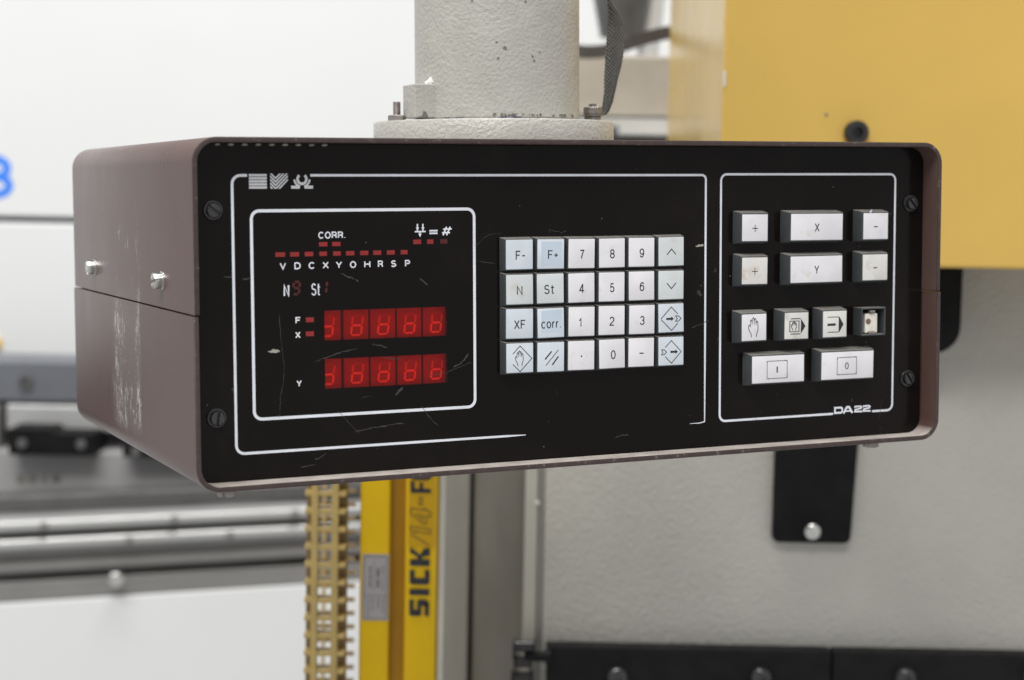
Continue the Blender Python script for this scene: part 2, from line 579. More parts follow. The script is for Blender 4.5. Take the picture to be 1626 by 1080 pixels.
def stroke(bm, pts, w, y, closed=False, h=0.0):
    """flat ribbon of width w through pts (x, z) on the plane y; mitred"""
    n = len(pts)
    P = [Vector(p) for p in pts]
    L, Rr = [], []
    for i in range(n):
        if closed:
            a, b, c = P[i - 1], P[i], P[(i + 1) % n]
        else:
            a, b, c = P[max(0, i - 1)], P[i], P[min(n - 1, i + 1)]
        d1 = (b - a)
        d2 = (c - b)
        if d1.length < 1e-9:
            d1 = d2
        if d2.length < 1e-9:
            d2 = d1
        d1, d2 = d1.normalized(), d2.normalized()
        n1, n2 = Vector((-d1.y, d1.x)), Vector((-d2.y, d2.x))
        m = (n1 + n2)
        if m.length < 1e-6:
            m = n1
        m.normalize()
        k = min(2.0, 1 / max(0.3, m.dot(n1)))
        ww = w[i] if isinstance(w, (list, tuple)) else w
        L.append(bm.verts.new((b.x + m.x * ww / 2 * k, y, b.y + m.y * ww / 2 * k)))
        Rr.append(bm.verts.new((b.x - m.x * ww / 2 * k, y, b.y - m.y * ww / 2 * k)))
    for i in range(n if closed else n - 1):
        j = (i + 1) % n
        bm.faces.new((L[i], L[j], Rr[j], Rr[i]))
    return bm


def poly(bm, pts, y):
    bm.faces.new([bm.verts.new((x, y, z)) for x, z in pts])
    return bm


def rect(bm, x0, x1, z0, z1, y):
    return poly(bm, ((x0, z0), (x1, z0), (x1, z1), (x0, z1)), y)


def tube(bm, pts, r, seg=10):
    P = [Vector(p) for p in pts]
    rings = []
    for i, p in enumerate(P):
        d = (P[min(i + 1, len(P) - 1)] - P[max(i - 1, 0)]).normalized()
        q = Vector((0, 0, 1)).rotation_difference(d).to_matrix()
        rings.append([bm.verts.new(p + q @ Vector((r * math.cos(2 * math.pi * k / seg), r * math.sin(2 * math.pi * k / seg), 0))) for k in range(seg)])
    for a, b in zip(rings, rings[1:]):
        for k in range(seg):
            bm.faces.new((a[k], a[(k + 1) % seg], b[(k + 1) % seg], b[k]))
    bm.faces.new(rings[0])
    bm.faces.new(rings[-1])
    return bm


def ell(cx, cz, rx, rz, a0, a1, n=14):
    return [(cx + rx * math.cos(R(a0 + (a1 - a0) * k / n)), cz + rz * math.sin(R(a0 + (a1 - a0) * k / n))) for k in range(n + 1)]


GLYPH = {                                            # monoline grotesque: advance width, polylines in a box one unit high
    '0': (0.54, [ell(0.27, 0.5, 0.27, 0.5, 90, 450, 24)]),
    '1': (0.34, [[(0.02, 0.76), (0.18, 0.80), (0.28, 1.0), (0.28, 0.0)]]),
    '2': (0.54, [ell(0.27, 0.72, 0.26, 0.28, 170, -25, 12) + [(0.40, 0.45), (0.06, 0.14), (0.0, 0.0), (0.54, 0.0)]]),
    '3': (0.54, [ell(0.27, 0.75, 0.24, 0.25, 165, -90, 12), ell(0.27, 0.27, 0.27, 0.27, 90, -165, 14)]),
    '4': (0.56, [[(0.56, 0.27), (0.0, 0.27), (0.38, 1.0), (0.40, 1.0), (0.40, 0.0)]]),
    '5': (0.54, [[(0.50, 1.0), (0.12, 1.0), (0.06, 0.50)] + ell(0.27, 0.32, 0.26, 0.32, 130, -160, 14)]),
    '6': (0.54, [ell(0.27, 0.32, 0.26, 0.32, 90, 450, 20), [(0.51, 0.80), (0.42, 0.97), (0.28, 1.0), (0.12, 0.90), (0.03, 0.62), (0.01, 0.32)]]),
    '7': (0.52, [[(0.0, 1.0), (0.52, 1.0), (0.34, 0.62), (0.20, 0.0)]]),
    '8': (0.54, [ell(0.27, 0.75, 0.23, 0.25, 90, 450, 20), ell(0.27, 0.26, 0.27, 0.26, 90, 450, 20)]),
    '9': (0.54, [ell(0.27, 0.68, 0.26, 0.32, 90, 450, 20), [(0.03, 0.20), (0.12, 0.03), (0.26, 0.0), (0.42, 0.10), (0.51, 0.38), (0.53, 0.68)]]),
    'F': (0.54, [[(0.0, 0.0), (0.0, 1.0), (0.54, 1.0)], [(0.0, 0.53), (0.46, 0.53)]]),
    'N': (0.62, [[(0.0, 0.0), (0.0, 1.0), (0.62, 0.0), (0.62, 1.0)]]),
    'S': (0.60, [ell(0.30, 0.75, 0.27, 0.25, 25, 255, 14) + ell(0.30, 0.26, 0.30, 0.26, 75, -160, 14)]),
    't': (0.40, [[(0.17, 1.0), (0.17, 0.12), (0.22, 0.02), (0.38, 0.0)], [(0.0, 0.72), (0.40, 0.72)]]),
    'X': (0.62, [[(0.0, 0.0), (0.60, 1.0)], [(0.0, 1.0), (0.62, 0.0)]]),
    'Y': (0.62, [[(0.0, 1.0), (0.31, 0.44), (0.62, 1.0)], [(0.31, 0.44), (0.31, 0.0)]]),
    'c': (0.46, [ell(0.25, 0.37, 0.25, 0.37, 45, 315, 16)]),
    'o': (0.50, [ell(0.25, 0.37, 0.25, 0.37, 90, 450, 20)]),
    'r': (0.26, [[(0.0, 0.0), (0.0, 0.74)], [(0.0, 0.44), (0.08, 0.66), (0.26, 0.74)]]),
    '.': (0.06, [[(0.03, 0.0), (0.03, 0.10)]]),
    '+': (0.46, [[(0.0, 0.45), (0.46, 0.45)], [(0.23, 0.22), (0.23, 0.68)]]),
    '-': (0.38, [[(0.0, 0.45), (0.38, 0.45)]]),
    'V': (0.64, [[(0.0, 1.0), (0.32, 0.0), (0.64, 1.0)]]),
    'D': (0.64, [[(0.30, 0.0), (0.0, 0.0), (0.0, 1.0), (0.30, 1.0)] + ell(0.30, 0.5, 0.34, 0.5, 90, -90, 14)]),
    'C': (0.66, [ell(0.34, 0.5, 0.34, 0.5, 42, 318, 20)]),
    'O': (0.70, [ell(0.35, 0.5, 0.35, 0.5, 90, 450, 24)]),
    'H': (0.62, [[(0.0, 0.0), (0.0, 1.0)], [(0.62, 0.0), (0.62, 1.0)], [(0.0, 0.52), (0.62, 0.52)]]),
    'R': (0.62, [[(0.0, 0.0), (0.0, 1.0), (0.36, 1.0)] + ell(0.36, 0.745, 0.23, 0.255, 90, -90, 10) + [(0.0, 0.49)], [(0.36, 0.49), (0.54, 0.36), (0.60, 0.0)]]),
    'P': (0.60, [[(0.0, 0.0), (0.0, 1.0), (0.36, 1.0)] + ell(0.36, 0.735, 0.24, 0.265, 90, -90, 10) + [(0.0, 0.47)]]),
    'A': (0.70, [[(0.0, 0.0), (0.35, 1.0), (0.70, 0.0)], [(0.13, 0.32), (0.57, 0.32)]]),
}


def text_lines(body, space):
    out, x = [], 0.0
    for ch in body:
        wd, ls = GLYPH[ch]
        for l_ in ls:
            out.append([(x + px_, pz_) for px_, pz_ in l_])
        x += wd + space
    return out, x - space


def text_bm(body, size, sx=1.0, weight=0.11, space=0.24):
    """lettering of cap height size as flat strokes in the XZ plane, centred"""
    ls, wd = text_lines(body, space)
    bm = B()
    for i, l_ in enumerate(ls):
        cl = len(l_) > 12 and abs(l_[0][0] - l_[-1][0]) < 1e-6 and abs(l_[0][1] - l_[-1][1]) < 1e-6
        if cl:
            l_ = l_[:-1]
        stroke(bm, [((x - wd / 2) * size * sx, (z - 0.5) * size) for x, z in l_], size * weight, -0.000004 * (i % 4), cl)
    return bm, wd * size * sx, size


def text_fit(body, x0, x1, z0, z1, y, weight=0.2, space=0.3):
    """lettering that fills a rectangle, stroke width as a share of the height"""
    t_ = weight * (z1 - z0)
    ls, wd = text_lines(body, space)
    fx, fz = (x1 - x0 - t_) / max(wd, 0.01), (z1 - z0 - t_)
    bm = B()
    for i, l_ in enumerate(ls):
        cl = len(l_) > 12 and abs(l_[0][0] - l_[-1][0]) < 1e-6 and abs(l_[0][1] - l_[-1][1]) < 1e-6
        if cl:
            l_ = l_[:-1]
        stroke(bm, [(x0 + t_ / 2 + x * fx, z0 + t_ / 2 + z * fz) for x, z in l_], t_, y - 0.000004 * (i % 4), cl)
    return bm


# ================================================================== LARGE STRUCTURE: the machine behind
def mbox(bm, u0, u1, w0, w1, v0, v1, bev=0.0, seg=2):
    return box(bm, u0, u1, w0, w1, v0, v1, bev, seg)


# white panels of the press (with the gap between them)
WW = 2.8
u0, vt = sv(-1700, -160, WW)
u1, _ = sv(1240, 0, WW)
_, vg0 = sv(0, 344.0, WW)
_, vg1 = sv(0, 353.0, WW)
_, vb = sv(0, 640, WW)
t = thing('upper_panel', 'large white machine panel with a blue numeral, above the dark gap', 'panel', MACH @ Vector(((u0 + u1) / 2, WW, vg0)), 'white machine panels')
obj('sheet', mbox(B(), u0, u1, WW, WW + 0.03, vg0, vt + 0.25, 0.004), M['white'], t, MACH)
ua, va = sv(-34, 315, WW)
ub, vb8 = sv(21, 247, WW)
bm = text_fit('8', ua, ub, va, vb8, WW - 0.0006, 0.19)
obj('lettering', bm, M['blue'], t, MACH)
solo('lower_panel', mbox(B(), u0, sv(850, 0, WW)[0], WW, WW + 0.03, vb, vg1, 0.004), M['white'], 'white machine panel below the dark gap, left of the control unit', 'panel', 'white machine panels', MACH)
solo('panel_backing', mbox(B(), u0, u1, WW + 0.034, WW + 0.06, vb - 0.4, vt + 0.2), M['gap'], 'dark backing seen through the gap between the white panels', 'panel', None, MACH)
bm = B()
ua, va = sv(-40, 551, WW)
ub, vb8 = sv(3, 539, WW)
mbox(bm, ua, ub, WW - 0.008, WW, va, vb8, 0.001)
solo('sticker', bm, M['sick_yellow'], 'small yellow tab on the white panel at the left edge', 'sticker', None, MACH)

# blue-grey bar with its socket screw
w = 2.6
u0, v1 = sv(-200, 573, w)
u1, v0 = sv(430, 637, w)
v0 = sv(0, 637, w)[1]
v1 = sv(0, 573, w)[1]
t = thing('clamping_bar', 'dull blue grey steel bar with a dark socket screw, left background', 'bar', MACH @ Vector(((u0 + u1) / 2, w, v0)))
obj('bar', mbox(B(), u0, u1, w, w + 0.12, v0, v1, 0.003), M['bar_blue'], t, MACH)
bu, bv = sv(42, 607, w)
s = obj('screw', lathe(B(), (bu, w, bv), (0, -1, 0), ((0.011, 0), (0.011, 0.004), (0.0105, 0.005), (0.006, 0.005), (0.0055, 0.001)), 24), M['metal_d'], t, MACH, True)
# light bars below
w = 2.595
bm = B()
mbox(bm, sv(6, 0, w)[0], sv(430, 0, w)[0], w, w + 0.1, sv(0, 683, w)[1], sv(0, 642, w)[1], 0.003)
solo('tool_holder', bm, M['metal_l'], 'bright ground steel bar between blue grey bar and black clamp', 'bar', None, MACH)
w = 2.58
bm = B()
mbox(bm, sv(-160, 0, w)[0], sv(-6, 0, w)[0], w, w + 0.1, sv(0, 735, w)[1], sv(0, 646, w)[1], 0.003)
solo('tool_holder', bm, M['metal_m'], 'short grey steel bar end at the left edge of the picture', 'bar', None, MACH)
# black clamps
w = 2.53
for i, (xa, xb, ya, yb, lab) in enumerate(((14, 148, 681, 722, 'black clamp block with round screw heads, left background'), (194, 330, 702, 722, 'black clamp block half hidden behind the lower corner of the control unit'))):
    ua, va = sv(xa, yb, w)
    ub, vb_ = sv(xb, ya, w)
    va, vb_ = sv(0, yb, w)[1], sv(0, ya, w)[1]
    t = thing('clamp_block', lab, 'clamp', MACH @ Vector(((ua + ub) / 2, w, va)), 'black clamp blocks')
    bm = B()
    if i == 0:
        um = ua + (ub - ua) * 0.52
        prism(bm, ((ua, va), (ub, va), (ub, vb_ - 0.006), (um, vb_ - 0.006), (um - 0.004, vb_), (ua, vb_)), w, w + 0.09, 0.002)
    else:
        mbox(bm, ua, ub, w, w + 0.09, va, vb_, 0.002)
    obj('body', bm, M['black'], t, MACH)
    for k in (0.16, 0.86):
        obj('screw', lathe(B(), (ua + (ub - ua) * k, w, (va + vb_) / 2 - 0.002), (0, -1, 0), ((0.0075, 0), (0.0075, 0.003), (0.006, 0.005)), 20), M['metal_d'], t, MACH, True)
# grey plate with faint stamped number
w = 2.57
t = thing('grey_beam', 'mid grey painted beam with small faint dark stamping, left background', 'beam', MACH @ Vector((sv(100, 0, w)[0], w, sv(0, 810, w)[1])))
obj('beam', mbox(B(), sv(-200, 0, w)[0], sv(640, 0, w)[0], w, w + 0.08, sv(0, 860, w)[1], sv(0, 715, w)[1], 0.003), M['beam'], t, MACH)
bm = B()
for xa, xb in ((26, 40), (46, 58), (66, 74), (82, 96)):
    ua, va = sv(xa, 767, w)
    ub, vb_ = sv(xb, 754, w)
    rect(bm, ua, ub, va, vb_, w - 0.0006)
obj('stamping', bm, M['grey_dark'], t, MACH)

# table rails, running away to the right
TW = 2.3
tu, _ = sv(0, 800, TW)
TAB = MACH @ Matrix.Translation((tu, TW, 0)) @ Matrix.Rotation(R(21), 4, 'Z')


def tv(y):
    return sv(0, y, TW)[1]


rails = ((803, 829, 0.06, 'metal_d', 'dark steel ledge above the bright rails, left background', 0.002),
         (830, 847, 0.00, 'metal_l', 'uppermost bright polished steel rail in the left background', 0.005),
         (848, 858, 0.03, 'metal_m', 'narrow grey steel rail between the two bright rails', 0.001),
         (859, 877, 0.00, 'metal_l', 'second bright polished steel rail in the left background', 0.006),
         (878, 896, 0.02, 'metal_m', 'grey steel rail just below the bright rails', 0.002),
         (897, 916, 0.01, 'metal_m', 'lower grey steel rail above the dark slot', 0.006),
         (918, 929, 0.07, 'gap', 'dark slot strip under the steel rails', 0.0),
         (930, 962, 0.015, 'metal_m', 'broad grey table edge strip above the white lower panel', 0.003))
for ya, yb, dy, mt, lab, bv in rails:
    bm = B()
    box(bm, -0.15, 0.75, dy, dy + 0.05, tv(yb), tv(ya), bv, 3)
    solo('table_rail', bm, M[mt], lab, 'rail', 'table rails', TAB)
# rounded spots: small screws on rails
for s_, y_, lab in ((0.055, 838, 'leftmost small round screw head on the upper bright rail'), (0.225, 838, 'small round screw head in the middle of the upper bright rail'), (0.39, 838, 'small round screw head on the upper bright rail nearest the lattice duct'), (0.165, 868, 'small round screw head on the second bright rail, left one'), (0.30, 868, 'small round screw head on the second bright rail, right one')):
    o = solo('rail_screw', lathe(B(), (s_, -0.0005, tv(y_)), (0, -1, 0), ((0.006, 0), (0.006, 0.002), (0.004, 0.003)), 18), M['metal_m'],
             lab, 'screw', 'screws in the bright rails', TAB, True)
s_, y_ = 0.165, 937
t = thing('hex_bolt', 'shiny zinc bolt sticking out over the dark slot of the table', 'bolt', TAB @ Vector((s_, -0.02, tv(y_))))
obj('shank', lathe(B(), (s_, 0.06, tv(y_)), (-0.25, -1, 0.1), ((0.006, 0), (0.006, 0.075)), 16), M['steel'], t, TAB, True)
obj('head', lathe(B(), (s_ - 0.017, -0.006, tv(y_) + 0.0065), (-0.25, -1, 0.1), ((0.010, 0), (0.0105, 0.002), (0.0105, 0.007), (0.009, 0.008)), 6), M['steel'], t, TAB)
solo('table_apron', box(B(), -0.15, 0.75, 0.012, 0.04, tv(1260), tv(962.6), 0.002), M['white'], 'white lower machine panel under the steel rails', 'panel', 'white machine panels', TAB)

# beige machine frame on the right with its stepped edge
w = 1.52
fu = sv(866, 765, w)[0]
t = thing('press_body', 'beige textured side frame of the machine under the yellow cover', 'machine', MACH @ Vector((0.3, w, -0.55)))
obj('side_plate', mbox(B(), fu, 0.75, w, w + 0.05, -0.55, 0.02, 0.0015), M['frame'], t, MACH)
obj('edge_groove', mbox(B(), fu - 0.006, fu - 0.0003, w + 0.004, w + 0.05, -0.55, 0.02), M['grey_post'], t, MACH)
obj('edge_strip', mbox(B(), fu - 0.0165, fu - 0.0063, w - 0.001, w + 0.05, -0.55, 0.02, 0.001), M['frame_edge'], t, MACH)
ru, rv = sv(853, 798, w)
obj('rivet', lathe(B(), (ru, w - 0.001, rv), (0, -1, 0), ((0.002, 0), (0.0018, 0.0008), (0.001, 0.0012)), 14), M['alu'], t, MACH, True)
# steel columns left of the frame
w = 1.60
solo('column_backing', mbox(B(), sv(690, 765, w)[0], sv(860, 765, w)[0], w + 0.07, w + 0.08, -0.6, 0.1), M['gap'], 'dark strip in the joint between the two columns', 'column', None, MACH)
solo('steel_column', mbox(B(), sv(752, 765, w)[0], sv(846, 765, w)[0], w, w + 0.06, -0.6, 0.1, 0.002), M['grey_dark'], 'dark brushed steel column beside the beige frame edge', 'column', None, MACH)
w = 1.59
solo('grey_column', mbox(B(), sv(704, 765, w)[0], sv(747, 765, w)[0], w, w + 0.06, -0.6, 0.1, 0.002), M['grey_post'], 'lighter grey column right of the yellow light curtain', 'column', None, MACH)

# yellow cover
w = 1.42
cu0 = sv(1148, 130, w)[0]
cv0 = sv(1560, 427, w)[1]
t = thing('machine_cover', 'large glossy yellow sheet metal cover at the upper right', 'cover', MACH @ Vector((0.5, w, cv0)))
obj('housing', mbox(B(), cu0, 0.95, w, 1.92, cv0, 0.55, 0.003, 3), M['yellow'], t, MACH)
bu, bv = sv(1358, 211, w)
s = obj('socket_screw', lathe(B(), (bu, w, bv), (0, -1, 0), ((0.0092, 0), (0.0095, 0.001), (0.0095, 0.008), (0.0085, 0.0095), (0.0045, 0.0095), (0.0042, 0.003)), 28), M['dark_screw'], t, MACH, True)
bu, bv = sv(1312, 182, w)
obj('speck', lathe(B(), (bu, w, bv), (0, -1, 0), ((0.0014, 0), (0.0010, 0.0006)), 10), M['chipped'], t, MACH)
bu, bv = sv(1150.5, 113, w)
bm = B()
mbox(bm, cu0 + 0.0004, cu0 + 0.0020, w - 0.0006, w + 0.0005, bv - 0.012, bv, 0.0002, 1)
obj('paint_chip', bm, M['white'], t, MACH)

# black plates on the frame
w = 1.512
t = thing('hanging_plate', 'black metal plate with rounded corners and one bright bolt, below the unit', 'plate', MACH @ Vector((0.277, w, -0.318)))
ua, va = sv(1226, 861, w)
ub, _ = sv(1350, 861, w)
bm = B()
pts = rrect(ua, ub, va, va + 0.19, 0.006, 6, (1, 0, 0, 1))
pts = [(x + (0.004 if x > (ua + ub) / 2 else 0.0) * (z - va) / 0.09, z) for x, z in pts]
prism(bm, pts, w, w + 0.005, 0.0006)
obj('plate', bm, M['black'], t, MACH)
bu, bv = sv(1289, 843, w)
obj('bolt', lathe(B(), (bu, w, bv), (0, -1, 0), ((0.0072, 0), (0.0072, 0.003), (0.0066, 0.0048), (0.0045, 0.006), (0.0015, 0.0066)), 24), M['steel'], t, MACH, True)
ua, va = sv(1330, 560, w)
ub, vb_ = sv(1516, 400, w)
_, va = sv(1490, 556, w)
bm = B()
prism(bm, rrect(ua, ub, va, vb_, 0.022, 8, (1, 0, 0, 1)), w - 0.03, w + 0.005, 0.0006)
solo('bracket_plate', bm, M['black'], 'black bracket with rounded corner behind the right edge of the unit', 'bracket', None, MACH)

# black rails at the bottom right
w = 1.500
va = sv(1100, 1031, w)[1]
for i, (xa, xb, lab, bolts) in enumerate(((868, 1320.5, 'long black steel rail segment at the bottom, two round bolt heads', (980, 1208)), (1323.5, 1760, 'black steel rail segment at the bottom right corner', (1437, 1640)))):
    ua, ub = sv(xa, 1030, w)[0], sv(xb, 1035, w)[0]
    t = thing('guide_rail', lab, 'rail', MACH @ Vector(((ua + ub) / 2, w, va - 0.08)), 'black guide rails')
    obj('bar', mbox(B(), ua, ub, w, w + 0.019, va - 0.08, va, 0.0012), M['black_rail'], t, MACH)
    for b_ in bolts:
        bu, bv = sv(b_, 1075, w)
        obj('bolt', lathe(B(), (bu, w, bv), (0, -1, 0), ((0.0095, 0), (0.0095, 0.003), (0.0085, 0.006), (0.006, 0.0078), (0.0035, 0.0082), (0.003, 0.005)), 24), M['black_screw'], t, MACH, True)
# roller chain end
t = thing('roller_chain', 'blackened roller chain hanging beside the black rail end', 'chain', MACH @ Vector((sv(832, 1080, w)[0], w, sv(832, 1150, w)[1])))
cu_, cv_ = sv(832, 1024, w)
for k in range(6):
    vv = cv_ - 0.0135 * k
    uu = cu_ - 0.0006 * k
    bm = B()
    lathe(bm, (uu - 0.0080, w - 0.004, vv), (1, 0, 0), ((0.0050, 0), (0.0050, 0.016)), 14)
    obj('roller', bm, M['dark_screw'], t, MACH, True)
    for sx in (-1, 1):
        off = 0.0065 if k % 2 else 0.0085
        bm = B()
        prism(bm, [(q, z) for q, z in rrect(-0.0062, 0.0062, -0.0122, 0.0062, 0.0058, 5)], -0.0008, 0.0008)
        xf = MACH @ Matrix.Translation((uu + sx * off, w - 0.004, vv)) @ Matrix.Rotation(R(90), 4, 'Z')
        obj('link_plate', bm, M['black_rail'], t, xf)
pu, pv = sv(850, 1040, w)
obj('pin', lathe(B(), (cu_, w - 0.004, pv), (1, 0, 0), ((0.0045, 0), (0.0045, 0.018), (0.006, 0.018), (0.006, 0.0225)), 16), M['black_rail'], t, MACH, True)

# between pole and cover
w = 2.1
t_b = mbox(B(), sv(880, 0, w)[0], sv(1150, 0, w)[0], w, w + 0.1, sv(960, 184, w)[1], sv(960, 87, w)[1], 0.003)
solo('beige_block', t_b, M['beige'], 'beige painted block behind the pole, left of the yellow cover', 'block', None, MACH)
w = 2.08
bm = B()
ua, ub, uc = sv(930, 0, w)[0], sv(984, 200, w)[0], sv(1180, 0, w)[0]
z0_, z1_, z2_ = sv(1000, 212, w)[1], sv(960, 199, w)[1], sv(960, 187, w)[1]
prism(bm, ((ua, z1_), (ub, z1_), (ub, z0_), (uc, z0_), (uc, z2_), (ua, z2_)), w, w + 0.1, 0.001)
solo('white_ledge', bm, M['white'], 'white stepped ledge under the beige block', 'ledge', None, MACH)
solo('dark_ledge', mbox(B(), sv(880, 0, w)[0], sv(1180, 0, w)[0], w + 0.11, w + 0.2, sv(960, 330, w)[1], sv(960, 186, w)[1]), M['cone'], 'dark gap piece under the white stepped ledge', 'ledge', None, MACH)
w = 2.35
cx_, cz_ = sv(985, 48, w)
lx_, lz_ = sv(978, -120, w)
bm = lathe(B(), (cx_, w, cz_ - 0.01), (0.0, 0, 1), ((0.026, 0), (0.030, 0.02), (0.042, 0.08), (0.05, 0.16)), 32)
solo('hose_funnel', bm, M['cone'], 'dark grey tapering pipe high up between pole and yellow cover', 'pipe', None, MACH, True)
cx_, _ = sv(1037, 40, w)
bm = B()
tube(bm, [(cx_ + 0.004 - 0.05 * (k / 8), w + 0.02, sv(0, 100, w)[1] + 0.03 * k) if False else (cx_ - 0.006 + 0.0022 * k, w + 0.02, sv(1000, 95, w)[1] + 0.022 * k) for k in range(9)], 0.014, 16)
solo('white_pipe', bm, M['white'], 'white pipe beside the dark tapering pipe', 'pipe', None, MACH, True)
# flat dark cable
w = 2.0
pts = [sv(*p, w) for p in ((880, 76), (905, 80), (930, 83), (955, 82), (980, 76), (1005, 67), (1030, 59), (1055, 53), (1085, 49), (1130, 47))]
bm = B()
ring = []
for i, (u_, v_) in enumerate(pts):
    a, b = pts[max(0, i - 1)], pts[min(len(pts) - 1, i + 1)]
    d = Vector((b[0] - a[0], b[1] - a[1])).normalized()
    n = Vector((-d.y, d.x)) * 0.0072
    ring.append([bm.verts.new((u_ + s1 * n.x, w + s2 * 0.003, v_ + s1 * n.y)) for s1, s2 in ((-1, -1), (1, -1), (1, 1), (-1, 1))])
for a, b in zip(ring, ring[1:]):
    for k in range(4):
        bm.faces.new((a[k], a[(k + 1) % 4], b[(k + 1) % 4], b[k]))
bm.faces.new(ring[0])
bm.faces.new(ring[-1])
solo('flat_cable', bm, M['cable'], 'dark flat cable sagging from behind the pole to the yellow cover', 'cable', None, MACH)

# ------------------------------------------------------------------ light curtain (yellow profile)
w = 1.37
u_ = lambda px: sv(px, 900, w)[0]
ul, ug0, ug1, ur = sv(571, 900, w)[0], sv(618.5, 900, w)[0], sv(643, 900, w)[0], sv(692.5, 900, w)[0]
LT, LB = -0.12, -0.62
t = thing('light_curtain', 'yellow safety light curtain profile with black maker lettering and grey label', 'light curtain', MACH @ Vector(((ul + ur) / 2, w, LB)))
obj('left_flange', mbox(B(), ul, ug0, w, w + 0.04, LB, LT, 0.0025, 3), M['sick_yellow'], t, MACH, True)
obj('window_strip', mbox(B(), ug0 + 0.0003, ug1 - 0.0003, w + 0.006, w + 0.04, LB, LT), M['sick_groove'], t, MACH)
obj('right_flange', mbox(B(), ug1, ur, w, w + 0.04, LB, LT, 0.0015, 2), M['sick_yellow'], t, MACH, True)
face = obj('front_window', mbox(B(), ug1 + 0.0022, ur - 0.0012, w - 0.0007, w + 0.001, sv(660, 868, w)[1], LT, 0.0002, 1), M['sick_lens'], t, MACH)
# lettering reading upwards: glyph axis x runs up (v), glyph height runs to the left (-u)
def up_poly(bm, glyph, s0, s1):
    """glyph polygons in unit box (x along the word, y up the letter) -> strip s0..s1 along v"""
    for pl in glyph:
        bm.faces.new([bm.verts.new((tu1 - (tu1 - tu0) * y, w - 0.0012, s0 + (s1 - s0) * x)) for x, y in pl])


tu0, tu1 = sv(650.5, 925, w)[0], sv(682, 925, w)[0]
GS = [((0, 0), (0.82, 0), (0.82, 0.22), (0, 0.22)), ((0.60, 0.22), (0.95, 0.12), (1, 0.2), (1, 0.52), (0.9, 0.6), (0.60, 0.6)), ((0.1, 0.4), (0.6, 0.4), (0.6, 0.6), (0.1, 0.6)), ((0, 0.45), (0.1, 0.4), (0.38, 0.6), (0.38, 0.78), (0.38, 1), (0.1, 1), (0, 0.9)), ((0.38, 0.78), (1, 0.78), (1, 1), (0.38, 1)), ((0.6, 0), (0.82, 0), (0.95, 0.12), (0.6, 0.22))]
GI = [((0, 0), (1, 0), (1, 1), (0, 1))]
GC = [((0, 0.1), (0.12, 0), (0.45, 0), (0.45, 1), (0.12, 1), (0, 0.9)), ((0.45, 0), (1, 0), (1, 0.24), (0.45, 0.24)), ((0.45, 0.76), (1, 0.76), (1, 1), (0.45, 1))]
GK = [((0, 0), (0.38, 0), (0.38, 1), (0, 1)), ((0.38, 0.40), (0.52, 0.36), (0.62, 0.5), (0.52, 0.64), (0.38, 0.60)), ((0.52, 0.36), (0.58, 0.0), (1, 0.0), (1, 0.1), (0.98, 0.30), (0.62, 0.5)), ((0.62, 0.5), (0.52, 0.60), (0.72, 1), (1.02, 1), (0.95, 0.86))]
bm = B()
for g, ya, yb in ((GS, 978, 951.5), (GI, 945, 935), (GC, 928, 904.5), (GK, 898.5, 870)):
    up_poly(bm, g, sv(666, ya, w)[1], sv(666, yb, w)[1])
obj('lettering', bm, M['ink'], t, MACH)
# outlined 14, slash, dash and the letters running on behind the unit
bm = B()


def up_stroke(bm, pts, ww):
    stroke(bm, [(tu1 - (tu1 - tu0) * y, z) for z, y in pts], ww, w - 0.0012)


def vy(y):
    return sv(666, y, w)[1]


up_stroke(bm, ((vy(866), 0.0), (vy(848), 1.0)), 0.0006)
up_stroke(bm, ((vy(847), 0), (vy(840), 0), (vy(836), 1.0), (vy(841), 1.0), (vy(846), 0.80), (vy(845), 0.68), (vy(843.5), 0.72), (vy(847), 0)), 0.0006)
up_stroke(bm, ((vy(820), 0), (vy(812), 0), (vy(811), 0.20), (vy(808), 0.20), (vy(807), 0.36), (vy(810), 0.36), (vy(807), 1.0), (vy(815), 1.0), (vy(831), 0.38), (vy(832), 0.20), (vy(819), 0.20), (vy(820), 0)), 0.0006)
up_stroke(bm, ((vy(818), 0.38), (vy(816), 0.74), (vy(825), 0.38), (vy(818), 0.38)), 0.0006)
up_stroke(bm, ((vy(801), 0.42), (vy(801), 0.58), (vy(790), 0.58), (vy(790), 0.42), (vy(801), 0.42)), 0.0006)
up_stroke(bm, ((vy(779), 0), (vy(779), 1.0)), 0.0034)
up_stroke(bm, ((vy(779), 0.92), (vy(764), 0.92)), 0.0030)
up_stroke(bm, ((vy(779), 0.48), (vy(766), 0.48)), 0.0028)
up_stroke(bm, ((vy(743), 0.85), (vy(747), 0.95), (vy(756), 0.95), (vy(759), 0.8), (vy(759), 0.2), (vy(756), 0.06), (vy(747), 0.06), (vy(744), 0.2), (vy(744), 0.45), (vy(751), 0.45)), 0.0030)
obj('lettering', bm, M['ink'], t, MACH)
la, lb_ = sv(575, 930, w)[0], sv(617, 930, w)[0]
l0, l1 = sv(597, 985, w)[1], sv(597, 880, w)[1]
lab = obj('label', mbox(B(), la, lb_, w - 0.0006, w + 0.0005, l0, l1), M['label_grey'], t, MACH)
bm = B()
stroke(bm, ((la + 0.0014, l0 + 0.0016), (lb_ - 0.0014, l0 + 0.0016), (lb_ - 0.0014, l1 - 0.0016), (la + 0.0014, l1 - 0.0016)), 0.0005, w - 0.0009, True)
lm = l0 + (l1 - l0) * 0.38
stroke(bm, ((la + 0.0014, lm), (lb_ - 0.0014, lm)), 0.0004, w - 0.0009)
random.seed(3)
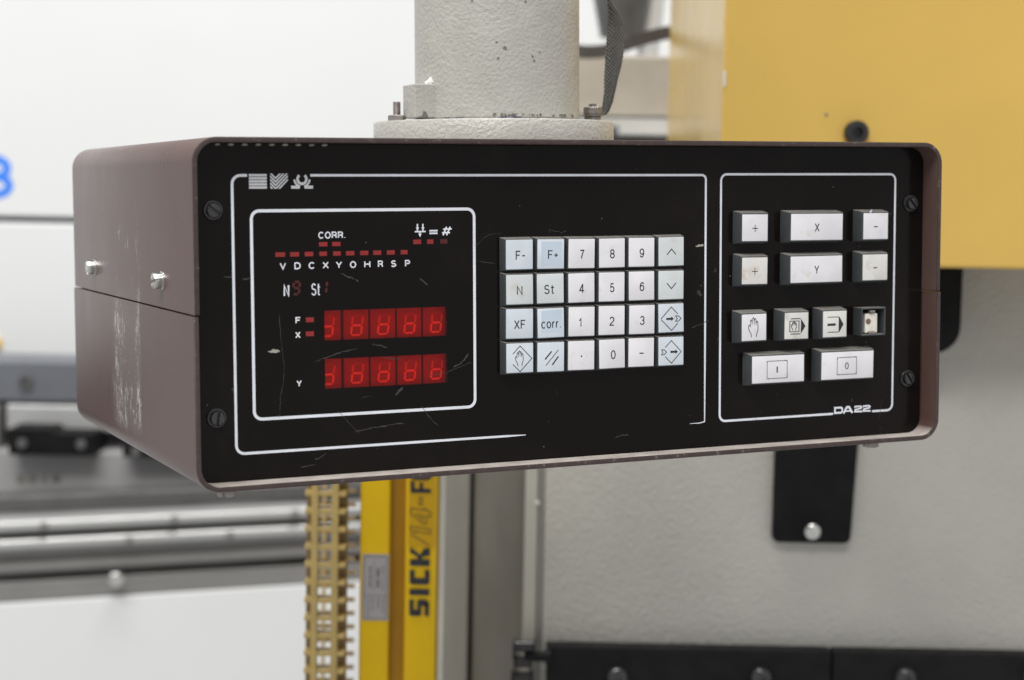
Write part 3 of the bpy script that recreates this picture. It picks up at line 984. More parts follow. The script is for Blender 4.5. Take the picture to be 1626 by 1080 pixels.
for fx, spans, th in ((0.30, ((0.50, 0.60), (0.62, 0.70), (0.72, 0.82)), 0.0012), (0.60, ((0.50, 0.62), (0.66, 0.80)), 0.0020), (0.78, ((0.45, 0.58), (0.60, 0.66), (0.70, 0.84)), 0.0007), (0.24, ((0.06, 0.34),), 0.0005), (0.40, ((0.16, 0.24), (0.26, 0.34)), 0.0007), (0.62, ((0.20, 0.26), (0.28, 0.34)), 0.0009), (0.80, ((0.10, 0.24), (0.26, 0.34)), 0.0006), (0.44, ((0.46, 0.92),), 0.0004)):
    for a, b in spans:
        q = a
        while q < b - 0.01:
            e = min(b, q + random.uniform(0.02, 0.05))
            uu = la + (lb_ - la) * fx
            stroke(bm, ((uu, l0 + (l1 - l0) * q), (uu, l0 + (l1 - l0) * e)), th, w - 0.0009)
            q = e + 0.008
obj('label_print', bm, M['label_ink'], lab, MACH)
obj('rail_strip', mbox(B(), ur + 0.0008, sv(704, 900, w)[0], w + 0.012, w + 0.03, LB, LT, 0.001), M['alu'], t, MACH)

# ------------------------------------------------------------------ slotted yellow duct
w = 1.36
t = thing('slotted_duct', 'ochre yellow plastic lattice duct left of the light curtain', 'duct', MACH @ Vector((sv(515, 900, w)[0], w, -0.56)))
dl, dr = sv(483.5, 920, w)[0], sv(547.5, 920, w)[0]
top = -0.16
first = None
for k in range(26):
    vv = sv(515, 784, w)[1] + 0.0138 * (4 - k)
    if first is None:
        first = obj('cross_bar', box(B(), dl, dr, w - 0.001, w + 0.012, vv - 0.0019, vv + 0.0019, 0.0004, 1), M['duct'], t, MACH, True)
        me0, vv0 = first.data, vv
    else:
        o = bpy.data.objects.new('cross_bar', me0)
        link(o, t)
        o.location = (MACH.to_3x3() @ Vector((0, 0, vv - vv0)))
for px in (499, 531):
    uu = sv(px, 920, w)[0]
    obj('upright', box(B(), uu - 0.0024, uu + 0.0024, w - 0.002, w + 0.006, -0.56, top, 0.0005, 1), M['duct'], t, MACH, True)
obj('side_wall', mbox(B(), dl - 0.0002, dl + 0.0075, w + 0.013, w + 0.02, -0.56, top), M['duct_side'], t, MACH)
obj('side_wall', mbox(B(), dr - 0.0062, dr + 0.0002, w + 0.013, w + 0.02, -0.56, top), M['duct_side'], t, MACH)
# rear lattice, seen through the front one
wr = 1.52
me0 = None
for k in range(34):
    vv = sv(515, 779, wr)[1] + 0.0118 * (4 - k)
    if me0 is None:
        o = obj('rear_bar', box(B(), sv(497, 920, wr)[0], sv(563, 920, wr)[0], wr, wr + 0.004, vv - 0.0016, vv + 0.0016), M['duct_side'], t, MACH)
        me0, vv0 = o.data, vv
    else:
        o = bpy.data.objects.new('rear_bar', me0)
        link(o, t)
        o.location = (MACH.to_3x3() @ Vector((0, 0, vv - vv0)))
uu = sv(514, 920, wr)[0]
obj('rear_upright', mbox(B(), uu - 0.0012, uu + 0.0012, wr - 0.002, wr + 0.004, -0.64, top), M['duct'], t, MACH)

# ================================================================== CONTROL UNIT
W2, H, D, REC, ZS, T = 0.22, 0.1721, 0.2947, 0.01423, 0.0863, 0.0026
RAD = 0.0122
unit = thing('control_unit', 'brown metal control unit with black front panel, red displays and white keys', 'control unit', (0, D / 2, 0))


def arc(cx, cz, r, a0, a1, n=10):
    return [(cx + r * math.cos(R(a0 + (a1 - a0) * k / n)), cz + r * math.sin(R(a0 + (a1 - a0) * k / n))) for k in range(n + 1)]


def shell(up):
    x1 = W2
    if up:
        zb = ZS + 0.0004
        pts = [(x1, zb)] + arc(x1 - RAD, H - RAD, RAD, 0, 90) + arc(-x1 + RAD, H - RAD, RAD, 90, 180) + [(-x1, zb), (-x1 + T, zb)]
        pts += arc(-x1 + RAD, H - RAD, RAD - T, 180, 90) + arc(x1 - RAD, H - RAD, RAD - T, 90, 0) + [(x1 - T, zb)]
    else:
        zt = ZS - 0.0004
        k = 0.0006                                   # the lower half sits a touch wider
        pts = [(-x1 - k, zt)] + arc(-x1 - k + RAD, RAD, RAD, 180, 270) + arc(x1 + k - RAD, RAD, RAD, 270, 360) + [(x1 + k, zt), (x1 + k - T, zt)]
        pts += arc(x1 + k - RAD, RAD, RAD - T, 360, 270) + arc(-x1 - k + RAD, RAD, RAD - T, 270, 180) + [(-x1 - k + T, zt)]
    t = bmesh.new()
    n = len(pts)
    f = [t.verts.new((x, 0.0005, z)) for x, z in pts]
    # front edge slightly rounded: an inset ring
    b = [t.verts.new((x, D, z)) for x, z in pts]
    for i in range(n):
        j = (i + 1) % n
        t.faces.new((f[i], f[j], b[j], b[i]))
    # front rim as quads between outer and inner runs
    half = n // 2
    rim = []
    for i in range(half - 1):
        rim.append(t.faces.new((f[i], f[i + 1], f[n - 2 - i], f[n - 1 - i])))
        t.faces.new((b[i], b[i + 1], b[n - 2 - i], b[n - 1 - i]))
    bmesh.ops.recalc_face_normals(t, faces=t.faces)
    rs = set(rim)
    es = [e for e in t.edges if len(e.link_faces) == 2 and (e.link_faces[0] in rs) != (e.link_faces[1] in rs)]
    bmesh.ops.bevel(t, geom=es, offset=0.0006, segments=2, profile=0.5, affect='EDGES')
    for fc in t.faces:
        if all(v.co.y < 0.0013 for v in fc.verts):
            fc.material_index = 1
    return t


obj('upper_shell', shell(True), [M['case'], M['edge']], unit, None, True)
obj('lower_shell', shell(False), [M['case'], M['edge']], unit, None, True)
bm = B()
prism(bm, rrect(-W2 + T + 0.0005, W2 - T - 0.0005, T + 0.0005, H - T - 0.0005, RAD - T - 0.0005), D - 0.008, D - 0.005)
obj('back_plate', bm, M['case'], unit)
# inner strip that closes the seam from inside
bm = B()
box(bm, -W2 + T + 0.0003, -W2 + T + 0.0015, REC + 0.004, D - 0.009, ZS - 0.008, ZS + 0.008)
obj('seam_strip', bm, M['gap'], unit)
bm = B()
box(bm, W2 - T - 0.0015, W2 - T - 0.0003, REC + 0.004, D - 0.009, ZS - 0.008, ZS + 0.008)
obj('seam_strip', bm, M['gap'], unit)

# front panel with two display openings
DISP = ((-0.1503, -0.0836, 0.0709, 0.0860), (-0.1503, -0.0836, 0.0464, 0.0616))
bm = B()
loops = [rrect(-W2 + T + 0.0004, W2 - T - 0.0004, T + 0.0003, H - T - 0.0003, RAD - T - 0.0004)]
for a, b, c_, d_ in DISP:
    loops.append([(a, c_), (b, c_), (b, d_), (a, d_)])
edges = []
for lp in loops:
    vs = [bm.verts.new((x, REC, z)) for x, z in lp]
    edges += [bm.edges.new((vs[i], vs[(i + 1) % len(vs)])) for i in range(len(vs))]
bmesh.ops.triangle_fill(bm, edges=edges, use_beauty=True)
r = bmesh.ops.extrude_face_region(bm, geom=list(bm.faces))
for v in r['geom']:
    if isinstance(v, bmesh.types.BMVert):
        v.co.y = REC + 0.003
panel = obj('front_panel', bm, M['panel'], unit)
YP = REC - 0.00008                                    # plane of the printing


def on_panel(name, bm, mat):
    return obj(name, bm, mat, panel)


def frame_line(pts, wd=0.00125, closed=False):
    return stroke(B(), pts, wd, YP, closed)


def rr_open(x0, x1, z0, z1, r, gaps=None):
    return rrect(x0, x1, z0, z1, r, 6)


# outer frame of the left field: runs from the emblems round to where the print has worn off
x0, x1, z0, z1, r_ = -0.1968, 0.0706, 0.0164, 0.1537, 0.0042
ptsA = [(-0.1892, z1)] + arc(x0 + r_, z1 - r_, r_, 90, 180, 6) + arc(x0 + r_, z0 + r_, r_, 180, 270, 6) + [(-0.10, z0), (-0.05, z0), (-0.039, z0)]
on_panel('frame_line', stroke(B(), ptsA, [0.00135] * (len(ptsA) - 3) + [0.0013, 0.0011, 0.0004], YP), M['print'])
ptsB = [(-0.1568, z1)] + arc(x1 - r_ * 0.6, z1 - r_ * 0.6, r_ * 0.6, 90, 0, 5) + [(x1, 0.06), (x1, 0.03), (x1, 0.0172), (x1 - 0.003, 0.0166), (x1 - 0.0095, 0.0166)]
on_panel('frame_line', stroke(B(), ptsB, [0.00125] * (len(ptsB) - 5) + [0.00115, 0.00085, 0.0006, 0.0005, 0.0002], YP), M['print'])
on_panel('frame_line', frame_line(rrect(-0.1874, -0.0682, 0.0331, 0.1363, 0.0040, 6), 0.0015, True), M['print'])
x0, x1, z0, z1, r_ = 0.0803, 0.1973, 0.0168, 0.1541, 0.0036
ptsC = [(0.1560, z0)] + arc(x0 + r_, z0 + r_, r_, 270, 180, 6) + arc(x0 + r_, z1 - r_, r_, 180, 90, 6) + arc(x1 - r_, z1 - r_, r_, 90, 0, 6) + arc(x1 - r_, z0 + r_, r_, 0, -90, 6) + [(0.1832, z0)]
on_panel('frame_line', frame_line(ptsC, 0.00125), M['print'])

# three emblems at the top left
bm = B()
ze0, ze1 = 0.1471, 0.1546
nb = 5
hgt = (ze1 - ze0)
for k in range(nb):
    a = ze0 + hgt * k / nb
    rect(bm, -0.1883, -0.1792, a + 0.00008, a + hgt / nb - 0.00022, YP)
on_panel('emblem', bm, M['logo'])
bm = B()
ex0, ex1 = -0.1775, -0.1684


def clipz(poly_pts):
    """clip polygon to ze0..ze1 and ex0..ex1"""
    def clip(pl, f, cut):
        out = []
        for i in range(len(pl)):
            a, b = pl[i - 1], pl[i]
            fa, fb = f(a), f(b)
            if (fa >= 0) != (fb >= 0):
                s = fa / (fa - fb)
                out.append((a[0] + (b[0] - a[0]) * s, a[1] + (b[1] - a[1]) * s))
            if fb >= 0:
                out.append(b)
        return out
    for f in (lambda p: p[1] - ze0, lambda p: ze1 - p[1], lambda p: p[0] - ex0, lambda p: ex1 - p[0]):
        poly_pts = clip(poly_pts, f, 0)
        if len(poly_pts) < 3:
            return None
    return poly_pts


st = 0.00172
for k in range(5):
    vx, vz = -0.1747, 0.1517 - k * st * 1.0
    t_ = 0.00108
    for sgn in (-1, 1):
        e = 0.012
        pl = [(vx, vz), (vx + sgn * e, vz + e), (vx + sgn * e, vz + e + t_), (vx, vz + t_)]
        pl = clipz(pl)
        if pl:
            poly(bm, pl, YP)
on_panel('emblem', bm, M['logo'])
bm = B()
cx, cz = -0.1611, 0.1518
stroke(bm, [(cx + 0.0023 * math.cos(a), cz + 0.0023 * math.sin(a)) for a in [R(125 + 290 * k / 18) for k in range(19)]], 0.00135, YP)
stroke(bm, [(cx + 0.0040 * math.cos(a), cz + 0.0002 + 0.0040 * math.sin(a)) for a in [R(185 + 70 * k / 8) for k in range(9)]], 0.0010, YP - 0.00001)
stroke(bm, [(cx + 0.0040 * math.cos(a), cz + 0.0002 + 0.0040 * math.sin(a)) for a in [R(285 + 70 * k / 8) for k in range(9)]], 0.0010, YP - 0.00001)
rect(bm, -0.1668, cx - 0.0012, 0.1471, 0.1486, YP - 0.00002)
rect(bm, cx + 0.0012, -0.1554, 0.1471, 0.1486, YP - 0.00002)
on_panel('emblem', bm, M['logo'])

# lamp rows and their lettering
LX = (-0.1729, -0.1655, -0.1580, -0.1506, -0.1433, -0.1363, -0.1288, -0.1218, -0.1145, -0.1072)
LW = (0.0050, 0.0047, 0.0044, 0.0040, 0.0040, 0.0045, 0.0044, 0.0043, 0.0043, 0.0037)
for k, (x, wd) in enumerate(zip(LX, LW)):
    on_panel('lamp_bar', rect(B(), x - wd / 2, x + wd / 2, 0.1135, 0.1157, YP), M['led'])
for x in (-0.1505, -0.1436):
    on_panel('lamp_bar', rect(B(), x - 0.0022, x + 0.0022, 0.1183, 0.1204, YP), M['led'])
for x, wd, mt in ((-0.1000, 0.0043, 'led'), (-0.0928, 0.0034, 'led'), (-0.0853, 0.0040, 'led_dim')):
    on_panel('lamp_bar', rect(B(), x - wd / 2, x + wd / 2, 0.1186, 0.1209, YP), M[mt])
for x, z in ((-0.1580, 0.0817), (-0.1581, 0.0747)):
    on_panel('lamp_bar', rect(B(), x - 0.0021, x + 0.0021, z - 0.0012, z + 0.0012, YP), M['led'])
TX = (-0.1716, -0.1640, -0.1566, -0.1493, -0.1423, -0.1348, -0.1272, -0.1201, -0.1130, -0.1054)
for ch, x in zip('VDCXYOHRSP', TX):
    hw = 0.00165 if ch in 'VXYODCH' else 0.0014
    on_panel('lettering', text_fit(ch, x - hw, x + hw, 0.1071, 0.1106, YP, 0.18), M['print'])
on_panel('lettering', text_fit('CORR.', -0.1530, -0.1386, 0.1221, 0.1256, YP, 0.18, 0.30), M['print'])
on_panel('lettering', text_fit('N', -0.1715, -0.1684, 0.0936, 0.0997, YP, 0.15), M['print'])
on_panel('lettering', text_fit('St', -0.1570, -0.1522, 0.0938, 0.0999, YP, 0.10, 0.26), M['print'])
for ch, x, z in (('F', -0.1641, 0.0816), ('X', -0.1643, 0.0743), ('Y', -0.1640, 0.0499)):
    on_panel('lettering', text_fit(ch, x - 0.0014, x + 0.0014, z - 0.0017, z + 0.0017, YP, 0.19), M['print'])
# symbols over the three lamps
bm = B()
rect(bm, -0.1013, -0.0953, 0.1246, 0.1253, YP)
for x in (-0.0998, -0.0968):
    rect(bm, x - 0.00038, x + 0.00038, 0.12535, 0.1289, YP)
    poly(bm, ((x - 0.00085, 0.1271), (x, 0.1254), (x + 0.00085, 0.1271)), YP - 0.00001)
poly(bm, ((-0.0984 - 0.00085, 0.1239), (-0.0984, 0.1221), (-0.0984 + 0.00085, 0.1239)), YP - 0.00001)
rect(bm, -0.0984 - 0.00038, -0.0984 + 0.00038, 0.1230, 0.12458, YP)
on_panel('symbol', bm, M['print'])
bm = B()
rect(bm, -0.0932, -0.0887, 0.1249, 0.1257, YP)
rect(bm, -0.0932, -0.0887, 0.1236, 0.1244, YP)
on_panel('symbol', bm, M['print'])
bm = B()
for dx in (-0.0010, 0.0010):
    stroke(bm, ((-0.0837 + dx - 0.0010, 0.1229), (-0.0837 + dx + 0.0010, 0.1272)), 0.0008, YP)
for z in (0.1242, 0.1261):
    stroke(bm, ((-0.0862 + (z - 0.1242) * 0.3, z), (-0.0818 + (z - 0.1242) * 0.5, z)), 0.0007, YP - 0.00001)
on_panel('symbol', bm, M['print'])
bm = B()
zb_, zt_, tt = 0.0166, 0.0207, 0.00115
for px_ in (0.1567,):
    stroke(bm, ((px_ + tt / 2, zb_ + tt / 2), (px_ + tt / 2, zt_ - tt / 2), (px_ + 0.0048, zt_ - tt / 2), (px_ + 0.0056, zt_ - tt), (px_ + 0.0056, zb_ + tt), (px_ + 0.0048, zb_ + tt / 2)), tt, YP, True)
stroke(bm, ((0.1632, zb_), (0.1655, zt_ - tt / 2), (0.1670, zt_ - tt / 2), (0.1694, zb_)), tt * 1.15, YP)
rect(bm, 0.1645, 0.1680, zb_ + 0.0008, zb_ + 0.0017, YP - 0.00001)
on_panel('lettering', bm, M['print'])
bm = B()
for px_ in (0.1708, 0.1767):
    stroke(bm, ((px_, zt_ - 0.0011), (px_ + 0.0006, zt_ - tt / 2), (px_ + 0.0044, zt_ - tt / 2), (px_ + 0.0049, zt_ - 0.0010), (px_ + 0.0046, zt_ - 0.0017), (px_ + 0.0006, zb_ + 0.0017), (px_ + 0.0003, zb_ + 0.0007), (px_ + 0.0054, zb_ + 0.0005)), tt * 0.86, YP)
on_panel('lettering', bm, M['print'])


# seven-segment figures
def seg_pts(which, cx, cz, w_, h_, sk):
    """polyline of one segment of a slanted figure eight"""
    def q(x, z):
        return (cx + x * w_ / 2 + z * h_ / 2 * sk, cz + z * h_ / 2)
    return {'a': (q(-1, 1), q(1, 1)), 'b': (q(1, 1), q(1, 0)), 'c': (q(1, 0), q(1, -1)), 'd': (q(-1, -1), q(1, -1)), 'e': (q(-1, 0), q(-1, -1)), 'f': (q(-1, 1), q(-1, 0)), 'g': (q(-1, 0), q(1, 0))}[which]


def digit(parent, cx, cz, w_, h_, wd, y, mat, segs='abcdefg', sk=0.12):
    for s_ in segs:
        a, b = seg_pts(s_, cx, cz, w_, h_, sk)
        A_, B_ = Vector(a), Vector(b)
        d = (B_ - A_).normalized() * (wd * 0.62)
        bm = B()
        stroke(bm, [tuple(A_ + d * 0.5), tuple(A_ + d), tuple(B_ - d), tuple(B_ - d * 0.5)], [wd * 0.3, wd, wd, wd * 0.3], y)
        obj('segment', bm, mat[s_] if isinstance(mat, dict) else mat, parent)


# two dim single figures beside N and St
for cx, segs in ((-0.1648, 'abcdfg'), (-0.1506, 'bc')):
    digit(panel, cx, 0.0978, 0.0032, 0.0062, 0.0012, YP, M['digit_dim'], segs)

YT = REC + 0.0058
SEGM = {'a': M['segment_deep_shade'], 'b': M['segment_shaded'], 'f': M['segment_shaded'], 'c': M['segment'], 'd': M['segment'], 'e': M['segment'], 'g': M['segment']}  # upper segments get dimmer copies: shade at the opening's top put into colour
for a, b, c_, d_ in DISP:
    # module row behind the opening; edges measured on the panel shifted for the depth
    cols = ((-0.1555, -0.1397), (-0.1381, -0.1248), (-0.1237, -0.1102), (-0.1091, -0.0958), (-0.0947, -0.0809))
    bm = B()
    box(bm, a - 0.004, b + 0.006, YT + 0.0008, YT + 0.003, c_ - 0.003, d_ + 0.003)
    obj('display_board', bm, M['tube'], unit)
    for k, (p, q) in enumerate(cols):
        tile = obj('digit_module', box(B(), p, q, YT, YT + 0.006, c_ - 0.002, d_ + 0.0015, 0.0003, 1), M['tile'], unit)
        cx = (p + q) / 2 + (0.0008 if k else 0.0015)
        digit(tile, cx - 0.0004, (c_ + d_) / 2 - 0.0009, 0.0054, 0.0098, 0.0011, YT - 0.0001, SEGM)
    win = obj('display_window', rect(B(), a, b, c_, d_, REC + 0.0002), M['window'], unit)

# scratches and chips on the panel
random.seed(21)


def wig(pts, wd, mat, n=6, amp=0.0003):
    out = []
    for i in range(len(pts) - 1):
        a, b = Vector(pts[i]), Vector(pts[i + 1])
        for k in range(n):
            p = a.lerp(b, k / n)
            out.append((p.x + random.uniform(-amp, amp), p.y + random.uniform(-amp, amp)))
    out.append(pts[-1])
    ws = [wd * random.uniform(0.5, 1.2) for _ in out]
    ws[0] = ws[-1] = wd * 0.2
    return on_panel('scratch', stroke(B(), out, ws, YP - 0.00004), mat)


wig(((-0.1413, 0.1045), (-0.1380, 0.1030), (-0.1345, 0.1018), (-0.1320, 0.1002)), 0.00055, M['scratch'])
wig(((-0.0990, 0.1012), (-0.0965, 0.0992), (-0.0945, 0.0975)), 0.0005, M['scratch'])
wig(((-0.1560, 0.0605), (-0.1480, 0.0630), (-0.1400, 0.0650), (-0.1330, 0.0662)), 0.0004, M['scratch'])
wig(((-0.1255, 0.0682), (-0.1215, 0.0675), (-0.1170, 0.0662)), 0.0005, M['scratch'])
wig(((-0.1190, 0.0610), (-0.1140, 0.0600), (-0.1090, 0.0605)), 0.0004, M['scratch'])
wig(((-0.0805, 0.0545), (-0.0775, 0.0555), (-0.0740, 0.0580), (-0.0720, 0.0612)), 0.0008, M['scratch'])
wig(((-0.0950, 0.0505), (-0.0850, 0.0515), (-0.0780, 0.0540), (-0.0700, 0.0565)), 0.0003, M['scratch'])
wig(((-0.1125, 0.0415), (-0.1105, 0.0435), (-0.1085, 0.0452)), 0.0010, M['scratch'])
wig(((-0.1800, 0.0664), (-0.1762, 0.0668), (-0.1738, 0.0664)), 0.0016, M['chip'], 3)
wig(((-0.1740, 0.0850), (-0.1728, 0.0700), (-0.1715, 0.0560), (-0.1740, 0.0420), (-0.1745, 0.0330)), 0.00025, M['scratch'], 8)
wig(((-0.1436, 0.0350), (-0.1380, 0.0285), (-0.1320, 0.0225)), 0.0003, M['scratch'])
wig(((-0.1350, 0.0238), (-0.1270, 0.0252), (-0.1180, 0.0260), (-0.1080, 0.0266)), 0.0006, M['scratch'])
wig(((-0.0985, 0.0350), (-0.0930, 0.0280), (-0.0890, 0.0240)), 0.0003, M['scratch'])
wig(((-0.1565, 0.0108), (-0.1535, 0.0118), (-0.1500, 0.0138)), 0.0005, M['scratch'])
wig(((-0.1640, 0.0075), (-0.1560, 0.0085)), 0.0004, M['scratch'])
wig(((-0.2020, 0.1040), (-0.1975, 0.1044)), 0.0006, M['scratch'])
wig(((-0.1925, 0.1030), (-0.1880, 0.1032)), 0.0007, M['scratch'])
wig(((-0.0660, 0.1090), (-0.0560, 0.1075)), 0.0003, M['scratch'])
wig(((-0.0680, 0.1170), (-0.0600, 0.1230), (-0.0520, 0.1235)), 0.00025, M['scratch'])
wig(((0.0643, 0.1145), (0.0665, 0.1150), (0.0695, 0.1152)), 0.0011, M['chip'], 3)
wig(((0.0655, 0.0905), (0.0668, 0.0890), (0.0672, 0.0870)), 0.0022, M['scratch'], 4)
wig(((0.0620, 0.0700), (0.0680, 0.0715), (0.0730, 0.0738)), 0.0004, M['scratch'])
wig(((0.0760, 0.1000), (0.0775, 0.1015), (0.0765, 0.1025)), 0.0006, M['scratch'], 3)
wig(((-0.0250, 0.1235), (-0.0245, 0.1250), (-0.0180, 0.1232), (-0.0150, 0.1242)), 0.0003, M['scratch'])
wig(((0.0145, 0.0115), (0.0180, 0.0128), (0.0230, 0.0126)), 0.0006, M['scratch'])
wig(((0.1688, 0.0250), (0.1692, 0.0230)), 0.0006, M['scratch'])
wig(((0.1900, 0.0240), (0.1880, 0.0120)), 0.0003, M['scratch'])
for k in range(15):
    a = random.uniform(-0.205, 0.205)
    z = random.choice((random.uniform(0.005, 0.03), random.uniform(0.02, 0.16)))
    an = random.uniform(0, math.pi)
    l_ = random.uniform(0.001, 0.007)
    wig(((a, z), (a + l_ * math.cos(an), z + l_ * math.sin(an))), random.uniform(0.00012, 0.00028), M['scratch'], 3, 0.0002)

# row of pale flattened discs set along the upper lip
for k in range(9):
    x = -0.2040 + 0.00685 * k
    bm = B()
    lathe(bm, (x, REC - 0.0002, H - T - 0.0004), (0, -1, 0), ((0.0012, 0), (0.0010, 0.0010)), 16)
    for v in bm.verts:
        v.co.x = x + (v.co.x - x) * 1.35
        v.co.z = (H - T - 0.0008) + (v.co.z - (H - T - 0.0004)) * 0.55
    o = obj('lip_spot', bm, M['pale_spot'], unit)

# ------------------------------------------------------------------ keys
KH = 0.0056
KW = 0.0162


def key_body(wx, wz, h, bev=0.0004, flare=0.0009):
    """open-topped shroud with slightly leaning walls, local origin on the panel, facing -Y"""
    bm = bmesh.new()
    bmesh.ops.create_cube(bm, size=1)
    for v in bm.verts:
        g = 2 * flare if v.co.y > 0 else 0.0
        v.co = Vector((v.co.x * (wx + g), -h / 2 + v.co.y * h, v.co.z * (wz + g)))
    es = [e for e in bm.edges if not all(abs(v.co.y) < 1e-6 for v in e.verts)]
    bmesh.ops.bevel(bm, geom=es, offset=bev, segments=2, profile=0.5, affect='EDGES')
    # inset the face so the lens sits in a thin rim
    return bm


def lens_bm(wx, wz, th, bev=0.00045):
    bm = bmesh.new()
    bmesh.ops.create_cube(bm, size=1)
    for v in bm.verts:
        v.co = Vector((v.co.x * wx, -th / 2 + v.co.y * th, v.co.z * wz))
    es = [e for e in bm.edges if not all(abs(v.co.y) < 1e-6 for v in e.verts)]
    bmesh.ops.bevel(bm, geom=es, offset=bev, segments=3, profile=0.5, affect='EDGES')
    return bm


def place(name, me, parent, loc):
    o = bpy.data.objects.new(name, me)
    o.location = loc
    return link(o, parent)


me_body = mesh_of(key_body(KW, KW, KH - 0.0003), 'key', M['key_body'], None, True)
me_lens = {k: mesh_of(lens_bm(KW - 0.0007, KW - 0.0007, 0.0007), 'lens', M[k], None, True) for k in ('lens_white', 'lens_blue', 'lens_green')}
LW_ = 0.00042          # legend line width


def hand_pts(s):
    """open palm outline, fingers up, in a box about s wide"""
    P = ((-0.22, -0.62), (-0.25, -0.40), (-0.42, -0.12), (-0.46, 0.10), (-0.42, 0.22), (-0.34, 0.20), (-0.30, 0.06), (-0.30, 0.50), (-0.25, 0.56), (-0.19, 0.50), (-0.17, 0.16), (-0.15, 0.62), (-0.08, 0.70), (-0.02, 0.62), (-0.01, 0.18), (0.01, 0.58), (0.07, 0.64), (0.13, 0.58), (0.13, 0.16), (0.17, 0.42), (0.23, 0.47), (0.28, 0.40), (0.30, 0.00), (0.28, -0.22), (0.18, -0.42), (0.18, -0.62))
    return [(x * s, z * s) for x, z in P]


def diamond(bm, s, y, gap=None, wd=LW_):
    if gap is None:
        stroke(bm, ((0, s), (s, 0), (0, -s), (-s, 0)), wd, y, True)
    elif gap == 'L':
        stroke(bm, ((-0.62 * s, 0.40 * s), (0, s), (s, 0), (0, -s), (-0.62 * s, -0.40 * s)), wd, y)
    else:
        stroke(bm, ((0.62 * s, 0.40 * s), (0, s), (-s, 0.03 * s)), wd, y)
        stroke(bm, ((-s, -0.03 * s), (0, -s), (0.62 * s, -0.40 * s)), wd, y)


def arrow(bm, x0, x1, z, y, wd, hd):
    rect(bm, x0, x1 - hd, z - wd / 2, z + wd / 2, y)
    poly(bm, ((x1 - hd, z - hd * 0.75), (x1, z), (x1 - hd, z + hd * 0.75)), y)


def chevron(bm, x, z, s, y, wd):
    stroke(bm, ((x, z + s * 0.8), (x + s, z + s * 0.8), (x + 1.9 * s, z), (x + s, z - s * 0.8), (x, z - s * 0.8), (x + 0.6 * s, z)), wd, y, True)


